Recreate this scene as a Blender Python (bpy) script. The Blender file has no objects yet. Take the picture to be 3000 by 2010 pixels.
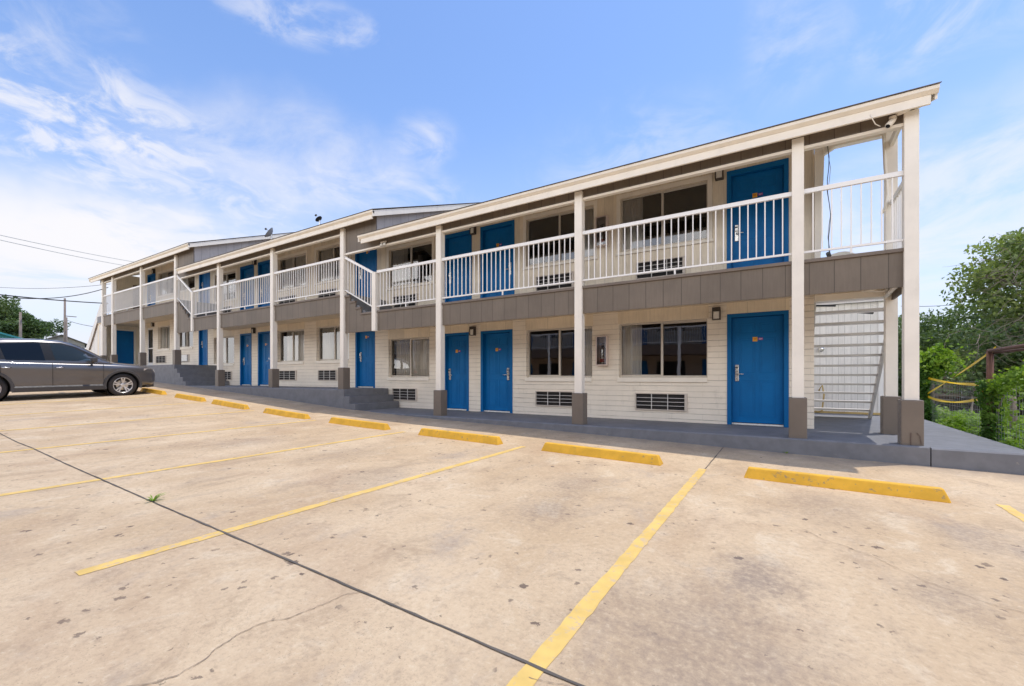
import bpy, math, random
import numpy as np
from mathutils import Vector, Matrix
R = math.radians
sc = bpy.context.scene
COL = sc.collection

# ------------------------------------------------------------ camera
YAW = R(32.06)
cam_d = bpy.data.cameras.new('camera'); cam = bpy.data.objects.new('camera', cam_d); COL.objects.link(cam)
cam.location = (0, 0, 0); cam.rotation_euler = (R(90), 0, YAW)
cam_d.sensor_width = 36; cam_d.lens = 1277/3000*36; cam_d.shift_y = 100/3000
cam_d.clip_start = 0.05; cam_d.clip_end = 3000
sc.camera = cam

# ------------------------------------------------------------ light
SUNV = Vector((.94, .925, 4.97)).normalized()
SUN_EL = math.asin(SUNV.z); SUN_AZ = math.atan2(SUNV.x, SUNV.y)
sun_d = bpy.data.lights.new('sun', 'SUN'); sun = bpy.data.objects.new('sun', sun_d); COL.objects.link(sun)
sun_d.energy = 2.0; sun_d.angle = R(0.53); sun_d.color = (1.0, .945, .86)
sun.rotation_euler = SUNV.to_track_quat('Z', 'Y').to_euler()
sc.view_settings.view_transform = 'Standard'; sc.view_settings.look = 'None'
sc.view_settings.gamma = 1.0; sc.view_settings.exposure = 0.53
sc.render.film_transparent = False
try:
    sc.cycles.max_bounces = 10; sc.cycles.transparent_max_bounces = 24; sc.cycles.diffuse_bounces = 5
except Exception: pass

# ------------------------------------------------------------ node helper
class NT:
    def __init__(s, tree):
        s.t = tree; s.n = tree.nodes; s.l = tree.links
    def node(s, typ, **kw):
        n = s.n.new(typ)
        for k, v in kw.items(): setattr(n, k, v)
        return n
    def put(s, node, key, v):
        i = node.inputs[key]
        if isinstance(v, bpy.types.NodeSocket): s.l.new(v, i)
        elif isinstance(v, (tuple, list)) and len(v) == 3 and i.type == 'RGBA': i.default_value = (*v, 1)
        else: i.default_value = v
    def math(s, op, a, b=None, c=None, clamp=False):
        n = s.node('ShaderNodeMath', operation=op); n.use_clamp = clamp
        s.put(n, 0, a)
        if b is not None: s.put(n, 1, b)
        if c is not None: s.put(n, 2, c)
        return n.outputs[0]
    def vmath(s, op, a, b=None, out=0):
        n = s.node('ShaderNodeVectorMath', operation=op); s.put(n, 0, a)
        if b is not None: s.put(n, 1, b)
        return n.outputs[out]
    def noise(s, vec, scale, detail=4, rough=.55, dist=0, out='Fac'):
        n = s.node('ShaderNodeTexNoise'); s.put(n, 'Scale', scale); s.put(n, 'Detail', detail)
        s.put(n, 'Roughness', rough); s.put(n, 'Distortion', dist)
        if vec is not None: s.put(n, 'Vector', vec)
        return n.outputs[out]
    def mapr(s, v, a, b, c=0., d=1., smooth=True):
        n = s.node('ShaderNodeMapRange'); n.clamp = True
        if smooth: n.interpolation_type = 'SMOOTHSTEP'
        s.put(n, 0, v); s.put(n, 1, a); s.put(n, 2, b); s.put(n, 3, c); s.put(n, 4, d)
        return n.outputs[0]
    def mix(s, f, a, b, blend='MIX'):
        n = s.node('ShaderNodeMix', data_type='RGBA', blend_type=blend); n.clamp_factor = True
        s.put(n, 0, f); s.put(n, 6, a); s.put(n, 7, b)
        return n.outputs[2]
    def scale(s, vec, x, y, z):
        n = s.node('ShaderNodeMapping'); s.put(n, 'Vector', vec); n.inputs['Scale'].default_value = (x, y, z)
        return n.outputs[0]
    def sep(s, vec):
        n = s.node('ShaderNodeSeparateXYZ'); s.put(n, 0, vec); return n.outputs
    def comb(s, x, y, z):
        n = s.node('ShaderNodeCombineXYZ'); s.put(n, 0, x); s.put(n, 1, y); s.put(n, 2, z); return n.outputs[0]

# ------------------------------------------------------------ world
def pixdir(px, py):
    r, u = (px-1500)/1277, (1105-py)/1277
    v = Vector((r*math.cos(YAW)-math.sin(YAW), r*math.sin(YAW)+math.cos(YAW), u))
    return v.normalized()
def build_world():
    w = bpy.data.worlds.new('World'); sc.world = w; w.use_nodes = True
    T = NT(w.node_tree); T.n.clear()
    sky = T.node('ShaderNodeTexSky', sky_type='NISHITA'); sky.sun_disc = False
    sky.sun_elevation = SUN_EL; sky.sun_rotation = SUN_AZ
    sky.air_density = 1.3; sky.dust_density = .6; sky.ozone_density = 2.2; sky.altitude = 200
    tc = T.node('ShaderNodeTexCoord'); d = T.vmath('NORMALIZE', tc.outputs['Generated'])
    sx, sy, sz = T.sep(d)[:3]
    # cloud layer coordinates: a plane far overhead
    zz = T.math('ADD', T.math('MAXIMUM', sz, 0.0), .16)
    cx = T.math('DIVIDE', sx, zz); cy = T.math('DIVIDE', sy, zz)
    cp = T.comb(cx, cy, 0.0)
    wob = T.noise(cp, 1.3, 3, .5, out='Color')
    cpw = T.vmath('ADD', cp, T.vmath('SCALE', T.vmath('SUBTRACT', wob, (.5, .5, .5))))
    sn = cpw.node; 
    base = T.mix(1.0, sky.outputs[0], (1.04, 1.14, 1.36), 'MULTIPLY')
    # thin high haze that thickens toward the horizon
    hz = T.mapr(sz, .0, .62, 1.0, 0.0)
    hz = T.math('POWER', hz, 1.7)
    hzn = T.math('MULTIPLY', hz, T.mapr(T.noise(cp, .8, 5, .6), .25, .75, .72, 1.12))
    col = T.mix(T.math('MULTIPLY', hzn, .80, clamp=True), base, (5.5, 5.5, 6.6))
    white = (6.25, 6.15, 6.3)
    def blob(px, py, rad, amt, nscale=3.0, lo=.42, hi=.62, stretch=(1, 1), detail=8):
        nonlocal col
        c = pixdir(px, py)
        diff = T.vmath('SUBTRACT', d, tuple(c))
        # stretch the distance vertically against horizontally (world up)
        dx = T.sep(diff)
        hx = T.math('SQRT', T.math('ADD', T.math('MULTIPLY', dx[0], dx[0]), T.math('MULTIPLY', dx[1], dx[1])))
        a = T.math('DIVIDE', hx, rad*stretch[0]); b = T.math('DIVIDE', dx[2], rad*stretch[1])
        r = T.math('SQRT', T.math('ADD', T.math('MULTIPLY', a, a), T.math('MULTIPLY', b, b)))
        edge = T.noise(d, 5.0, 4, .6)
        r = T.math('ADD', r, T.math('MULTIPLY', T.math('SUBTRACT', edge, .5), .9))
        m = T.mapr(r, .25, 1.0, 1.0, 0.0)
        n = T.mapr(T.noise(cp, nscale, detail, .62, .6), lo, hi, 0.0, 1.0)
        col = T.mix(T.math('MULTIPLY', T.math('MULTIPLY', m, n), amt, clamp=True), col, white)
    blob(190, 330, .24, .72, 7.5, .42, .66, (1.1, .55), 12)
    blob(100, 170, .22, .30, 5.0, .45, .7, (1.1, .8))
    blob(200, 720, .36, .95, 1.8, .26, .52, (1.2, .36), 7)
    blob(640, 740, .24, .6, 2.6, .34, .60, (1.2, .30))
    blob(560, 560, .20, .45, 6.0, .42, .66, (1.2, .5))
    blob(870, 470, .30, .46, 2.6, .26, .68, (1.1, .42))
    blob(1240, 420, .10, .55, 5.0, .32, .66, (1.0, .7))
    blob(800, 40, .12, .42, 9.0, .44, .70, (1.2, .30))
    blob(960, 70, .12, .40, 8.0, .42, .70, (1.2, .30))
    blob(1130, 560, .22, .45, 4.0, .4, .65, (1.3, .3))
    blob(2330, 110, .16, .30, 3.2, .40, .66, (.7, 1.0))
    blob(2800, 10, .20, .45, 4.0, .40, .64, (1.1, .5))
    blob(2860, 600, .36, .55, 2.2, .30, .60, (.9, .55))
    blob(1880, 520, .30, .25, 4.2, .40, .66, (1.1, .6))
    # added bright sky behind the camera, out of view, fills the shaded facade
    sky_fill = T.math('MULTIPLY', T.mapr(sy, -.05, -.65), T.mapr(sz, .75, .35, 0.0, 1.0))
    sky_fill = T.math('MULTIPLY', sky_fill, T.mapr(T.noise(d, 2.2, 6, .6), .30, .55, .25, 1.0))
    col = T.mix(sky_fill, col, (16.5, 16.2, 16.0))
    # the ground side of the world: plain dull earth
    col = T.mix(T.mapr(sz, -.03, .0, 1.0, 0.0), col, (2.4, 2.1, 1.7))
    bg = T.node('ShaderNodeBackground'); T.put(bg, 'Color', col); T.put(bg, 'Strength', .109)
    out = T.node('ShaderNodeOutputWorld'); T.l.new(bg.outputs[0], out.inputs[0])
build_world()

# ------------------------------------------------------------ materials
MATS = {}
def new_mat(name):
    m = bpy.data.materials.new(name); m.use_nodes = True
    T = NT(m.node_tree); b = T.n['Principled BSDF']; MATS[name] = m
    tc = T.node('ShaderNodeTexCoord')
    geo = T.node('ShaderNodeNewGeometry')
    return m, T, b, geo.outputs['Position']
def bump(T, b, h, strength=.3, dist=.01):
    n = T.node('ShaderNodeBump'); T.put(n, 'Height', h); T.put(n, 'Strength', strength); T.put(n, 'Distance', dist)
    T.l.new(n.outputs[0], b.inputs['Normal'])
def paint(name, c, rough=.55, var=.08, dirt=.15, spec=.4, metal=0., grain=60):
    m, T, b, P = new_mat(name)
    n1 = T.noise(P, 2.2, 5, .6); n2 = T.noise(P, grain*.35, 3, .6)
    k = T.mapr(n1, .25, .75, 1-var, 1+var)
    kk = T.comb(k, k, k)
    col = T.mix(1., c, kk, 'MULTIPLY')
    if dirt:
        dm = T.mapr(T.noise(T.scale(P, 1, 1, .35), 3.4, 7, .68), .52, .78, 0, dirt)
        col = T.mix(dm, col, tuple(x*.45 for x in c))
    T.put(b, 'Base Color', col)
    T.put(b, 'Roughness', T.mapr(n2, .3, .7, max(.02, rough-.07), min(1, rough+.07)))
    b.inputs['Metallic'].default_value = metal
    b.inputs['Specular IOR Level'].default_value = spec
    bump(T, b, T.noise(P, grain, 4, .6), .12, .004)
    return m
def grooves(T, x, period, width, off=0.):
    f = T.math('FRACT', T.math('DIVIDE', T.math('ADD', x, 500*period+off), period))
    return T.math('LESS_THAN', f, width/period)
def siding(name, c, period=.3048, width=.011, axis=0, rough=.65, dark=.4, var=.08):
    m, T, b, P = new_mat(name)
    x = T.sep(P)[axis]
    g = grooves(T, x, period, width)
    fine = T.noise(T.scale(P, 14, 14, 1.2), 3.0, 4, .6)
    k = T.mapr(T.noise(P, 1.7, 5, .6), .25, .75, 1-var, 1+var)
    k = T.math('MULTIPLY', k, T.mapr(fine, .3, .7, .95, 1.05))
    cell = T.node('ShaderNodeTexWhiteNoise', noise_dimensions='1D')
    T.put(cell, 'W', T.math('FLOOR', T.math('DIVIDE', x, period)))
    k = T.math('MULTIPLY', k, T.mapr(cell.outputs[0], 0, 1, .95, 1.05))
    col = T.mix(1., c, T.comb(k, k, k), 'MULTIPLY')
    col = T.mix(g, col, tuple(v*dark for v in c))
    T.put(b, 'Base Color', col); b.inputs['Roughness'].default_value = rough
    h = T.math('SUBTRACT', T.math('MULTIPLY', fine, .15), g)
    bump(T, b, h, .6, .01)
    return m
def brick(name, c, rough=.7):
    m, T, b, P = new_mat(name)
    s = T.sep(P)
    v = T.comb(T.math('ADD', s[0], s[1]), T.math('ADD', s[2], 51.2+.05675), 0.)
    bt = T.node('ShaderNodeTexBrick'); T.put(bt, 'Vector', v); T.put(bt, 'Scale', 1.0)
    bt.inputs['Brick Width'].default_value = .595; bt.inputs['Row Height'].default_value = .1135
    bt.inputs['Mortar Size'].default_value = .0055; bt.inputs['Mortar Smooth'].default_value = .3
    bt.offset = .5
    bt.inputs['Color1'].default_value = (*c, 1); bt.inputs['Color2'].default_value = (*[x*.9 for x in c], 1)
    bt.inputs['Mortar'].default_value = (*[x*.66 for x in c], 1)
    # painted over: joints fade in and out
    fade = T.mapr(T.noise(P, 2.4, 4, .6), .3, .65, .35, 1.0)
    zf = T.math('FRACT', T.math('DIVIDE', T.math('ADD', s[2], 51.2-.0), .1135))
    wob_ = T.math('MULTIPLY', T.math('SUBTRACT', T.noise(T.scale(P, 1, 1, 6), 3, 3, .5), .5), .03)
    hl = T.mapr(T.math('ABSOLUTE', T.math('SUBTRACT', T.math('ADD', zf, wob_), .5)), .030, .060, 1.0, 0.0)
    jm = T.math('MAXIMUM', T.math('MULTIPLY', hl, T.mapr(T.noise(T.scale(P, 1, 1, 9), 1.6, 3, .5), .3, .6, .35, 1.0)), T.math('MULTIPLY', bt.outputs['Fac'], .22))
    col = T.mix(T.math('MULTIPLY', jm, fade), c, tuple(x*.56 for x in c))
    k = T.mapr(T.noise(P, 1.5, 5, .6), .25, .75, .93, 1.05)
    col = T.mix(1., col, T.comb(k, k, k), 'MULTIPLY')
    # splash dirt in blotches
    dm = T.mapr(T.noise(T.scale(P, 1, 1, .5), 4.0, 7, .7), .56, .8, 0, .35)
    col = T.mix(dm, col, (.42, .38, .33))
    T.put(b, 'Base Color', col); b.inputs['Roughness'].default_value = rough
    h = T.math('SUBTRACT', T.math('MULTIPLY', T.noise(P, 30, 4, .6), .25), T.math('MULTIPLY', jm, 1.0))
    bump(T, b, h, .65, .012)
    return m

def concrete_mat():
    m, T, b, P = new_mat('concrete_lot')
    s = T.sep(P); xy = T.comb(s[0], s[1], 0.)
    big = T.noise(T.scale(xy, .9, .6, 1), .8, 5, .6, .4)
    mid = T.noise(T.scale(xy, 1.0, .75, 1), 2.1, 12, .74, .5)
    mid2 = T.noise(T.scale(xy, .9, 1.0, 1), 5.5, 10, .76, .3)
    fine = T.noise(xy, 26, 8, .78); grit = T.noise(xy, 85, 4, .8)
    streak = T.noise(T.scale(xy, 1.0, .28, 1), 3.2, 10, .74, .3)
    col = T.mix(T.mapr(big, .35, .65), (.575, .412, .248), (.675, .508, .325))
    col = T.mix(T.mapr(mid, .50, .66, 0, .60), col, (.42, .295, .185))
    col = T.mix(T.mapr(mid, .47, .34, 0, .50), col, (.76, .625, .44))
    col = T.mix(T.mapr(mid2, .53, .68, 0, .48), col, (.385, .285, .195))
    col = T.mix(T.mapr(streak, .53, .68, 0, .32), col, (.44, .34, .25))
    col = T.mix(T.mapr(T.noise(xy, .55, 8, .68, .6), .50, .66, 0, .45), col, (.46, .305, .185))
    # grey drive-lane staining in the stalls
    gst = T.noise(T.scale(xy, 1, .6, 1), 1.15, 10, .72, .3)
    col = T.mix(T.mapr(gst, .53, .70, 0, .50), col, (.38, .31, .255))
    # trowel grain and exposed sand
    col = T.mix(T.mapr(fine, .50, .64, 0, .40), col, (.36, .25, .17))
    col = T.mix(T.mapr(fine, .47, .36, 0, .30), col, (.80, .67, .47))
    gz_ = T.mapr(T.noise(xy, 1.4, 6, .7), .44, .60, .25, 1.0)
    col = T.mix(T.math('MULTIPLY', T.mapr(grit, .56, .66, 0, .62), gz_), col, (.24, .165, .115))
    # pits and dark spots of several sizes
    wv = T.vmath('MULTIPLY', T.vmath('SUBTRACT', T.noise(xy, 20, 4, .7, out='Color'), (.5, .5, .5)), (.11, .11, 0))
    pv = T.vmath('ADD', xy, wv); pits = None
    for sc_, lo, rmax, zlo, zhi, zs, amt, c_ in ((3.1, .74, .11, .43, .53, .8, .75, (.13, .09, .07)), (6.0, .58, .17, .41, .52, 1.1, .85, (.15, .105, .08)), (13., .5, .24, .42, .53, 1.6, .72, (.18, .13, .095))):
        vo = T.node('ShaderNodeTexVoronoi'); T.put(vo, 'Vector', pv); T.put(vo, 'Scale', sc_)
        wn = T.node('ShaderNodeTexWhiteNoise'); T.put(wn, 'Vector', vo.outputs['Position'])
        rr = T.mapr(wn.outputs[0], lo, 1.0, -.01, rmax, smooth=False)
        pit = T.mapr(T.math('SUBTRACT', vo.outputs['Distance'], rr), .018, -.004)
        pit = T.math('MULTIPLY', pit, T.mapr(T.noise(xy, zs, 5, .6), zlo, zhi))
        col = T.mix(T.math('MULTIPLY', pit, amt), col, c_)
        pits = pit if pits is None else T.math('MAXIMUM', pits, pit)
    # oil patches at fixed places
    for (x, y, r, a) in [(-.15, 3.05, .34, .6), (-1.75, 3.4, .42, .45), (.75, 3.3, .3, .4), (-3.9, 3.3, .6, .3), (-1.9, 4.3, .5, .35), (-.3, 2.1, .8, .45), (-5.2, 4.0, .7, .25), (1.2, 4.6, .45, .35), (-7.2, 3.6, .7, .3), (.35, 4.9, .6, .3)]:
        dd = T.vmath('SUBTRACT', xy, (x, y, 0)); dd = T.vmath('MULTIPLY', dd, (1, .7, 0))
        L = T.vmath('LENGTH', dd, out=1)
        L = T.math('ADD', L, T.math('MULTIPLY', T.math('SUBTRACT', T.noise(xy, 4, 10, .78), .5), 1.7*r))
        col = T.mix(T.math('MULTIPLY', T.mapr(L, r*.1, r, 1, 0), T.math('MULTIPLY', T.mapr(fine, .35, .6, .5, 1), a)), col, (.215, .165, .14))
    # darker and mottled towards the foot of the kerb
    kg = T.math('MULTIPLY', T.mapr(s[1], 7.0, 7.8), T.mapr(mid, .3, .6, .3, .8))
    col = T.mix(kg, col, (.34, .27, .21))
    T.put(b, 'Base Color', col)
    b.inputs['Roughness'].default_value = .85; b.inputs['Specular IOR Level'].default_value = .25
    h = T.math('ADD', T.math('MULTIPLY', fine, .6), T.math('MULTIPLY', grit, .5))
    h = T.math('SUBTRACT', h, T.math('MULTIPLY', pits, 1.2))
    bump(T, b, h, .5, .008)
    return m
def worn_paint(name, c, under=(.56, .44, .31), lo=.60, hi=.68):
    m, T, b, P = new_mat(name)
    n = T.noise(P, 16, 8, .72); n2 = T.noise(P, 2.0, 4, .6)
    w = T.mapr(T.math('ADD', n, T.math('MULTIPLY', T.math('SUBTRACT', n2, .5), .35)), lo, hi)
    k = T.mapr(T.noise(P, 5, 4, .6), .3, .7, .88, 1.08)
    col = T.mix(1., c, T.comb(k, k, k), 'MULTIPLY')
    T.put(b, 'Base Color', T.mix(w, col, under))
    b.inputs['Roughness'].default_value = .75
    bump(T, b, n, .3, .004)
    return m
def leafm(name, a, c, hi=None, scale=1.5, trans=.35):
    m, T, b, P = new_mat(name)
    n = T.noise(P, scale, 4, .6); n2 = T.noise(P, scale*9, 2, .6)
    col = T.mix(T.mapr(n, .35, .65), a, c)
    k = T.mapr(n2, .3, .7, .70, 1.35)
    col = T.mix(1., col, T.comb(k, k, k), 'MULTIPLY')
    if hi: col = T.mix(T.mapr(T.noise(P, scale*.6, 3, .5), .52, .7, 0, .8), col, hi)
    T.put(b, 'Base Color', col); b.inputs['Roughness'].default_value = .55
    tr = T.node('ShaderNodeBsdfTranslucent'); T.put(tr, 'Color', T.mix(1., col, (1.25, 1.35, .55), 'MULTIPLY'))
    mx = T.node('ShaderNodeMixShader'); mx.inputs[0].default_value = trans
    T.l.new(b.outputs[0], mx.inputs[1]); T.l.new(tr.outputs[0], mx.inputs[2])
    T.l.new(mx.outputs[0], T.n['Material Output'].inputs[0])
    return m
def glass(name, tint=(.90, .92, .91), ior=2.1, gcol=(1, 1, 1), wave=True):
    m, T, b, P = new_mat(name)
    fr = T.node('ShaderNodeFresnel'); fr.inputs[0].default_value = ior
    gl = T.node('ShaderNodeBsdfGlossy'); gl.inputs['Roughness'].default_value = .01; T.put(gl, 'Color', gcol)
    tp = T.node('ShaderNodeBsdfTransparent'); T.put(tp, 'Color', tint)
    mx = T.node('ShaderNodeMixShader'); T.l.new(fr.outputs[0], mx.inputs[0])
    T.l.new(tp.outputs[0], mx.inputs[1]); T.l.new(gl.outputs[0], mx.inputs[2])
    if wave:
        bp = T.node('ShaderNodeBump'); T.put(bp, 'Height', T.noise(P, 1.6, 2, .5)); bp.inputs['Strength'].default_value = .12; bp.inputs['Distance'].default_value = .01
        T.l.new(bp.outputs[0], gl.inputs['Normal'])
    T.l.new(mx.outputs[0], T.n['Material Output'].inputs[0])
    return m
def carpaint(name, c, rough=.28, metal=.6):
    m, T, b, P = new_mat(name)
    k = T.mapr(T.noise(P, 300, 2, .5), .3, .7, .94, 1.06)
    T.put(b, 'Base Color', T.mix(1., c, T.comb(k, k, k), 'MULTIPLY'))
    b.inputs['Metallic'].default_value = metal; b.inputs['Roughness'].default_value = rough
    b.inputs['Coat Weight'].default_value = .9; b.inputs['Coat Roughness'].default_value = .05
    return m

CREAM = (.80, .715, .58); WHITE = (.80, .755, .675)
M = dict(
 concrete=concrete_mat(),
 brick=brick('painted_brick', (.89, .81, .695)),
 upper=siding('cream_siding', (.80, .71, .57), .2032, .006, 0, .6, .72),
 header=siding('cream_header_board', (.80, .70, .55), .61, .008, 0, .6, .7),
 band=siding('taupe_siding', (.172, .138, .106), .3048, .011, 0, .6, .52, .09),
 gable=siding('pale_gable_siding', (.50, .455, .42), .3048, .012, 1, .6, .6),
 taupe=paint('taupe_paint', (.185, .148, .120), .55, .1, .2),
 post=paint('post_white_paint', (.88, .82, .725), .5, .05, .25),
 base=paint('post_base_taupe', (.19, .155, .125), .5, .08, .15),
 fascia=paint('fascia_paint', (.87, .80, .69), .5, .05, .22),
 rail=paint('rail_white_paint', (.88, .86, .83), .35, .02, .05),
 blue=paint('door_blue', (.0, .138, .40), .5, .08, .28, .25),
 bluebright=paint('door_frame_blue', (.0, .125, .36), .5, .05, .08, .25),
 kerb=worn_paint('grey_deck_paint', (.190, .192, .206), (.33, .30, .26), .67, .72),
 shingle=paint('roof_shingle', (.16, .14, .125), .9, .2, .3),
 alu=paint('window_aluminium', (.62, .57, .50), .4, .05, .1, .5, .1),
 acbox=paint('ac_housing', (.62, .55, .48), .5, .08, .25),
 acgrille=paint('ac_bars', (.72, .70, .67), .4, .04, .1),
 acdark=paint('ac_core', (.085, .078, .078), .7, .2, .2),
 curtain=paint('curtain_cloth', (.93, .90, .85), .9, .03, .05, .1),
 interior=paint('room_dark', (.055, .047, .042), .9, .1, .1, .1),
 glass=glass('window_glass', (.97, .98, .97), 2.15),
 steel=paint('brushed_steel', (.68, .66, .63), .3, .04, .05, .5, .9),
 black=paint('black_plastic', (.015, .015, .016), .45, .1, .05),
 lampglass=paint('lamp_glass', (.75, .73, .68), .25, .03, .1),
 bronze=paint('lamp_bronze', (.06, .05, .042), .45, .1, .1),
 yellow=worn_paint('stop_yellow', (.80, .44, .035), (.40, .27, .12), .60, .70),
 line=worn_paint('line_yellow', (.80, .53, .15), (.62, .45, .28), .52, .66),
 joint=paint('joint_dark', (.13, .11, .09), .9, .2, .3),
 crack=paint('crack_dark', (.33, .245, .17), .9, .2, .3),
 platey=paint('plate_yellow', (.82, .42, .05), .4, .02, .0),
 plateo=paint('plate_orange', (.62, .16, .03), .4, .02, .0),
 platep=paint('plate_purple', (.30, .05, .30), .4, .02, .0),
 platew=paint('plate_white', (.8, .78, .8), .4, .02, .0),
 red=paint('red_paint', (.42, .03, .03), .35, .05, .05),
 cabinet=paint('cabinet_metal', (.66, .55, .50), .45, .05, .15),
 cabin=paint('cabinet_inside', (.55, .46, .44), .6, .05, .15),
 rust=paint('rusty_pipe', (.13, .06, .042), .75, .25, .3),
 wire=paint('galvanised_wire', (.30, .31, .32), .5, .05, .1, .4, .5),
 tape=paint('caution_yellow', (.85, .58, .02), .45, .05, .05),
 wood=paint('weathered_wood', (.23, .18, .14), .85, .2, .3),
 bark=paint('bark', (.16, .125, .10), .9, .2, .3),
 twig=paint('dead_twig', (.19, .155, .125), .9, .2, .2),
 shed=siding('white_shed_siding', (.78, .755, .72), .127, .006, 0, .6, .55, .06),
 shedstain=paint('shed_stain', (.50, .36, .15), .9, .3, .4),
 stair=paint('stair_grey', (.66, .63, .60), .6, .1, .2),
 stringer=paint('stringer_grey', (.68, .65, .62), .5, .08, .2),
 deck=paint('balcony_deck', (.24, .24, .25), .7, .1, .3),
 soffit=paint('soffit_cream', (.72, .62, .48), .7, .05, .15),
 leafA=leafm('leaf_mid', (0.16, 0.215, 0.075), (0.24, 0.295, 0.1), (0.33, 0.385, 0.125), .8),
 leafB=leafm('leaf_dark', (0.085, 0.135, 0.055), (0.135, 0.19, 0.07), (0.19, 0.24, 0.085), .5),
 leafC=leafm('leaf_vine', (0.17, 0.29, 0.035), (0.26, 0.385, 0.05), (0.38, 0.47, 0.075), 3.0, .45),
 leafD=leafm('leaf_left_tree', (0.07, 0.12, 0.045), (0.11, 0.165, 0.06), (0.15, 0.2, 0.07), .35),
 leafV=leafm('leaf_post_vine', (0.058, 0.143, 0.023), (0.117, 0.234, 0.039), (0.182, 0.312, 0.052), 3.0, .4),
 dirt=None,
 gravel=paint('gravel_pale', (.55, .48, .40), .9, .15, .3, .2, 0, 8),
 asphalt=paint('asphalt_far', (.12, .115, .11), .9, .1, .2),
 teal=paint('teal_metal', (.03, .22, .25), .5, .1, .1),
 houseroof=paint('house_roof', (.13, .115, .11), .85, .2, .2),
 housewall=paint('house_wall', (.42, .39, .36), .8, .1, .2),
 pole=paint('utility_pole_wood', (.22, .175, .15), .85, .15, .3),
 cable=paint('cable_black', (.02, .02, .022), .6, .05, .0),
 cablegrey=paint('cable_grey', (.38, .40, .42), .6, .05, .0),
 dish=paint('dish_grey', (.30, .31, .32), .5, .05, .1),
 obrick=brick('opposite_brick', (.48, .37, .29)),
 oband=paint('opposite_band', (.14, .10, .08), .6, .1, .2),
 car=carpaint('car_grey', (.138, .133, .138)),
 carwhite=carpaint('car_white', (.75, .75, .75), .3, 0.),
 carglass=glass('car_glass', (.16, .19, .18), 1.45, (1, 1, 1), False),
 carglassl=glass('car_glass_clear', (.72, .82, .78), 1.45, (1, 1, 1), False),
 carclad=paint('car_cladding', (.070, .066, .066), .55, .05, .2),
 carin=paint('car_interior', (.10, .10, .10), .8, .1, .1),
 tyre=paint('tyre_rubber', (.035, .031, .030), .8, .1, .3),
 rim=paint('rim_silver', (.66, .64, .62), .35, .05, .1, .5, .45),
 chrome=paint('chrome', (.75, .75, .75), .12, .0, .0, .6, 1.0),
 tail=paint('lamp_red', (.35, .01, .01), .2, .0, .0),
 headl=paint('lamp_clear', (.55, .50, .47), .12, .0, .0, .8),
 orange=paint('orange_plastic', (.75, .22, .03), .5, .05, .1),
)
def dirtmat():
    m, T, b, P = new_mat('dirt_ground')
    n = T.noise(P, .7, 6, .65); n2 = T.noise(P, 9, 5, .7)
    col = T.mix(T.mapr(n, .4, .6), (.25, .20, .13), (.10, .15, .035))
    col = T.mix(T.mapr(n2, .4, .7, 0, .6), col, (.16, .13, .08))
    T.put(b, 'Base Color', col); b.inputs['Roughness'].default_value = .95
    bump(T, b, n2, .6, .03); return m
M['dirt'] = dirtmat()

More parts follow.
